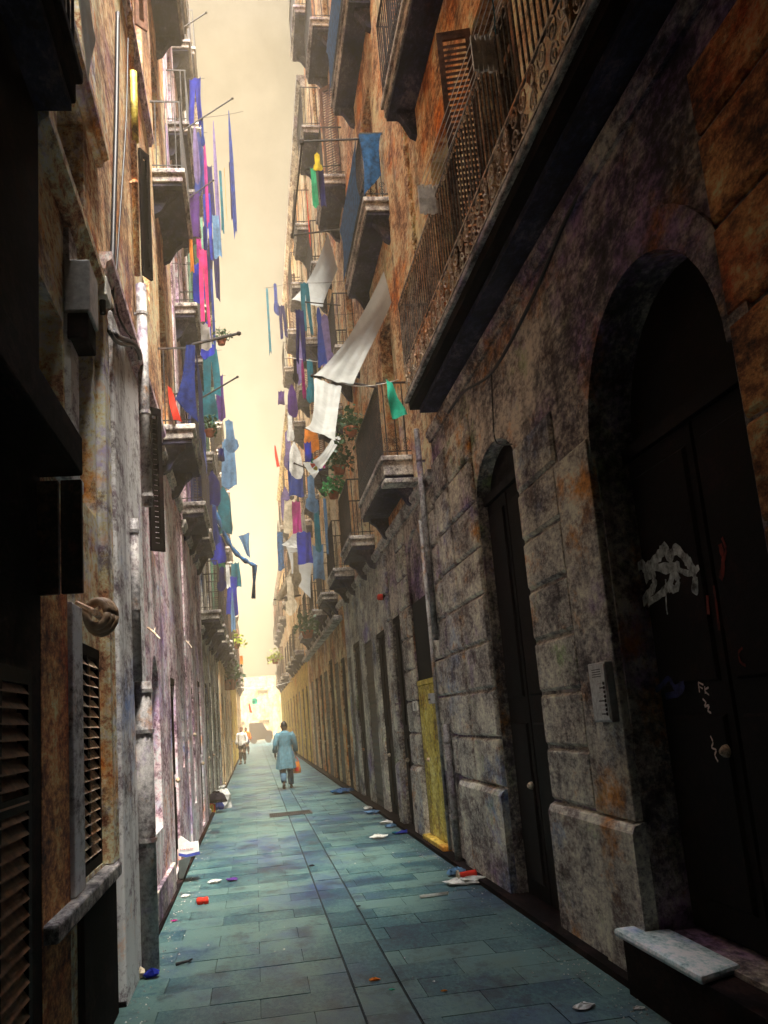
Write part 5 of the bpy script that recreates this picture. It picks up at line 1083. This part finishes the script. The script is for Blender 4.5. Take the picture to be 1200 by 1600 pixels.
    for s_ in (-1,1):
        fw = -0.05*walk if s_ < 0 else 0.02
        m.tube([(s_*.15,0,1.385),(s_*.20,-.01,1.30),(s_*.247,-.03+fw,1.12),(s_*.262,.01+fw,1.0),(s_*.268,.035+fw,.92)], [.072,.078,.072,.066,.062], 10)
    loc(m, 'tunic' if long_tunic else 'shirt', top, smooth=True)
    m = MB()
    for s_ in (-1,1):
        kn, an_, to = feet[s_]
        m.tube([(s_*.09,0,.92),(s_*.098,.02,.75),kn,((kn[0]+an_[0])/2,(kn[1]+an_[1])/2-.015,(kn[2]+an_[2])/2),(an_[0],an_[1],an_[2]+.02)], [.115,.112,.092,.082,.07], 12)
    loc(m, 'trousers', bottom, smooth=True)
    for s_ in (-1,1):
        kn, an_, to = feet[s_]; m = MB(); a = Vector(an_)+Vector((0,-.035,-.045)); b = Vector(to)
        m.tube([a, (a+b)/2+Vector((0,0,.012)), b, b+Vector((0,.035,-.005))], [.036,.042,.042,.024], 10); loc(m, 'shoe', 'leather', smooth=True)
    t_.scale = (sc,)*3; t_.rotation_euler.z = rot
    return t_, hands
mp_ = atz(447,1232)
man, hd_ = person('man in pale blue tunic and loose trousers walking away with a bag', 0.76, 25.6, 'c_tunic', 'c_trouser', 1.0, sc=1.02)
hx, hy, hz_ = 0.76+1.02*hd_[1][0], 25.6+1.02*hd_[1][1], 1.02*hd_[1][2]
t_ = thing('carrier_bag', (hx, hy, 0.4), 'orange and red carrier bag held in the right hand of the man in blue', 'bag')
m = MB(); rings = []
for k, (w, d, z) in enumerate([(.01,.01,.36),(.105,.05,.37),(.115,.06,.46),(.10,.055,.56),(.085,.03,.66)]): rings.append([(hx-0.01+w*(1+.1*math.sin(3*a+k))*math.cos(a), hy+d*(1+.1*math.sin(4*a+k))*math.sin(a), z) for a in [2*PI*j/14 for j in range(14)]])
for r0, r1 in zip(rings, rings[1:]):
    for j in range(14): m.face([r0[j], r0[(j+1)%14], r1[(j+1)%14], r1[j]])
m.build('sack', 'c_orange', t_)
m = MB(); m.tube([(hx-.085,hy,.655),(hx-.04,hy,.75),(hx-.012,hy,.795),(hx+.02,hy,.75),(hx+.06,hy,.655)], 0.009, 6); m.build('strap', 'c_red', t_)
m = MB(); m.box(hx-0.06, hx+0.05, hy-0.066, hy-0.063, 0.42, 0.52); m.build('print_patch', 'c_red', t_)
person('distant person in a white shirt and dark trousers standing by the left wall', -0.62, 45, 'c_white', 'c_black', 0.2, 'wood_brown', 2.6, 1.0, False)
person('distant person in red standing at the far end of the alley', -0.55, 60, 'c_orange', 'c_navy', 0.3, 'hair', 2.9, 0.97, False)

# ------------------------------------------------------------------ far end: parked van and closing house
vx, vy = 0.55, 96
t_ = thing('parked_van', (vx, vy, 0), 'dark van parked crosswise in the bright haze at the end of the alley', 'van')
m = MB(); m.prism([(-1.0,0.35),(1.05,0.35),(1.05,1.0),(0.95,1.1),(0.55,1.2),(0.2,1.95),(-0.95,2.0),(-1.0,1.9)], lambda u, v, w: (vx+u*1.1, w, v), vy-0.85, vy+0.85); m.build('body', 'near_black', t_, bevel=0.05)
for xx in (-0.7,0.72):
    for yy in (vy-0.87, vy+0.69): m = MB(); m.lathe((vx+xx,yy,0.33), [(0.15,0),(0.32,0.0),(0.33,0.09),(0.32,0.18),(0.15,0.18)], 16, 'y'); m.build('wheel', 'cable_black', t_)
m = MB(); m.prism([(0.28,1.24),(0.55,1.24),(0.24,1.8),(-0.05,1.85),(-0.05,1.24)], lambda u, v, w: (vx+u*1.1, w, v), vy-0.862, vy-0.852); m.build('window', 'glass_dark', t_)
root = thing('closing_house', (0.6, 118, 0), 'pale washed out house closing the view far beyond the alley', 'building')
ops = [(-9+3*i, -7.8+3*i, z, z+1.9) for i in range(6) for z in (0.4, 4.0)]
w = MB()
mm = MB(); facade(mm, 1, 0.0, -11, 11, -0.1, 7.5, ops, 0.25)
w.v = [(y_+0.6, 118+x_, z_) for x_, y_, z_ in mm.v]; w.f = mm.f; w.r = mm.r
w.box(-10.4, 11.6, 118.3, 122, -0.1, 7.6); w.build('wall', 'plaster_cream', root)
for o_ in ops:
    f_ = MB(); f_.box(o_[0]+0.6, o_[1]+0.6, 118.2, 118.24, o_[2], o_[3]); f_.build('window', 'plaster_cream', root)

# ------------------------------------------------------------------ haze (the bright air down the alley)
k_ = MB(); k_.box(2.05, 2.3, -8, 78, -0.1, 0.045); k_.box(-1.1, -0.885, 6.6, 70, -0.1, 0.03); k_.build('kerb', 'near_black', None)['kind'] = 'structure'  # near-black strips: shade and dirt at the wall feet put into the colour
hz = MB(); hz.box(-15, 15, -9.6, 129, -1.4, 25.5)
hm = bpy.data.materials.new('haze_air'); hm.use_nodes = True; t = hm.node_tree; t.nodes.remove(t.nodes['Principled BSDF'])
pv = t.nodes.new('ShaderNodeVolumePrincipled'); pv.inputs['Color'].default_value = (0.56,0.46,0.31,1); pv.inputs['Density'].default_value = 0.0095; pv.inputs['Anisotropy'].default_value = 0.2
t.links.new(pv.outputs[0], t.nodes['Material Output'].inputs['Volume']); MATS['haze_air'] = hm
hz.build('haze', 'haze_air')['kind'] = 'stuff'
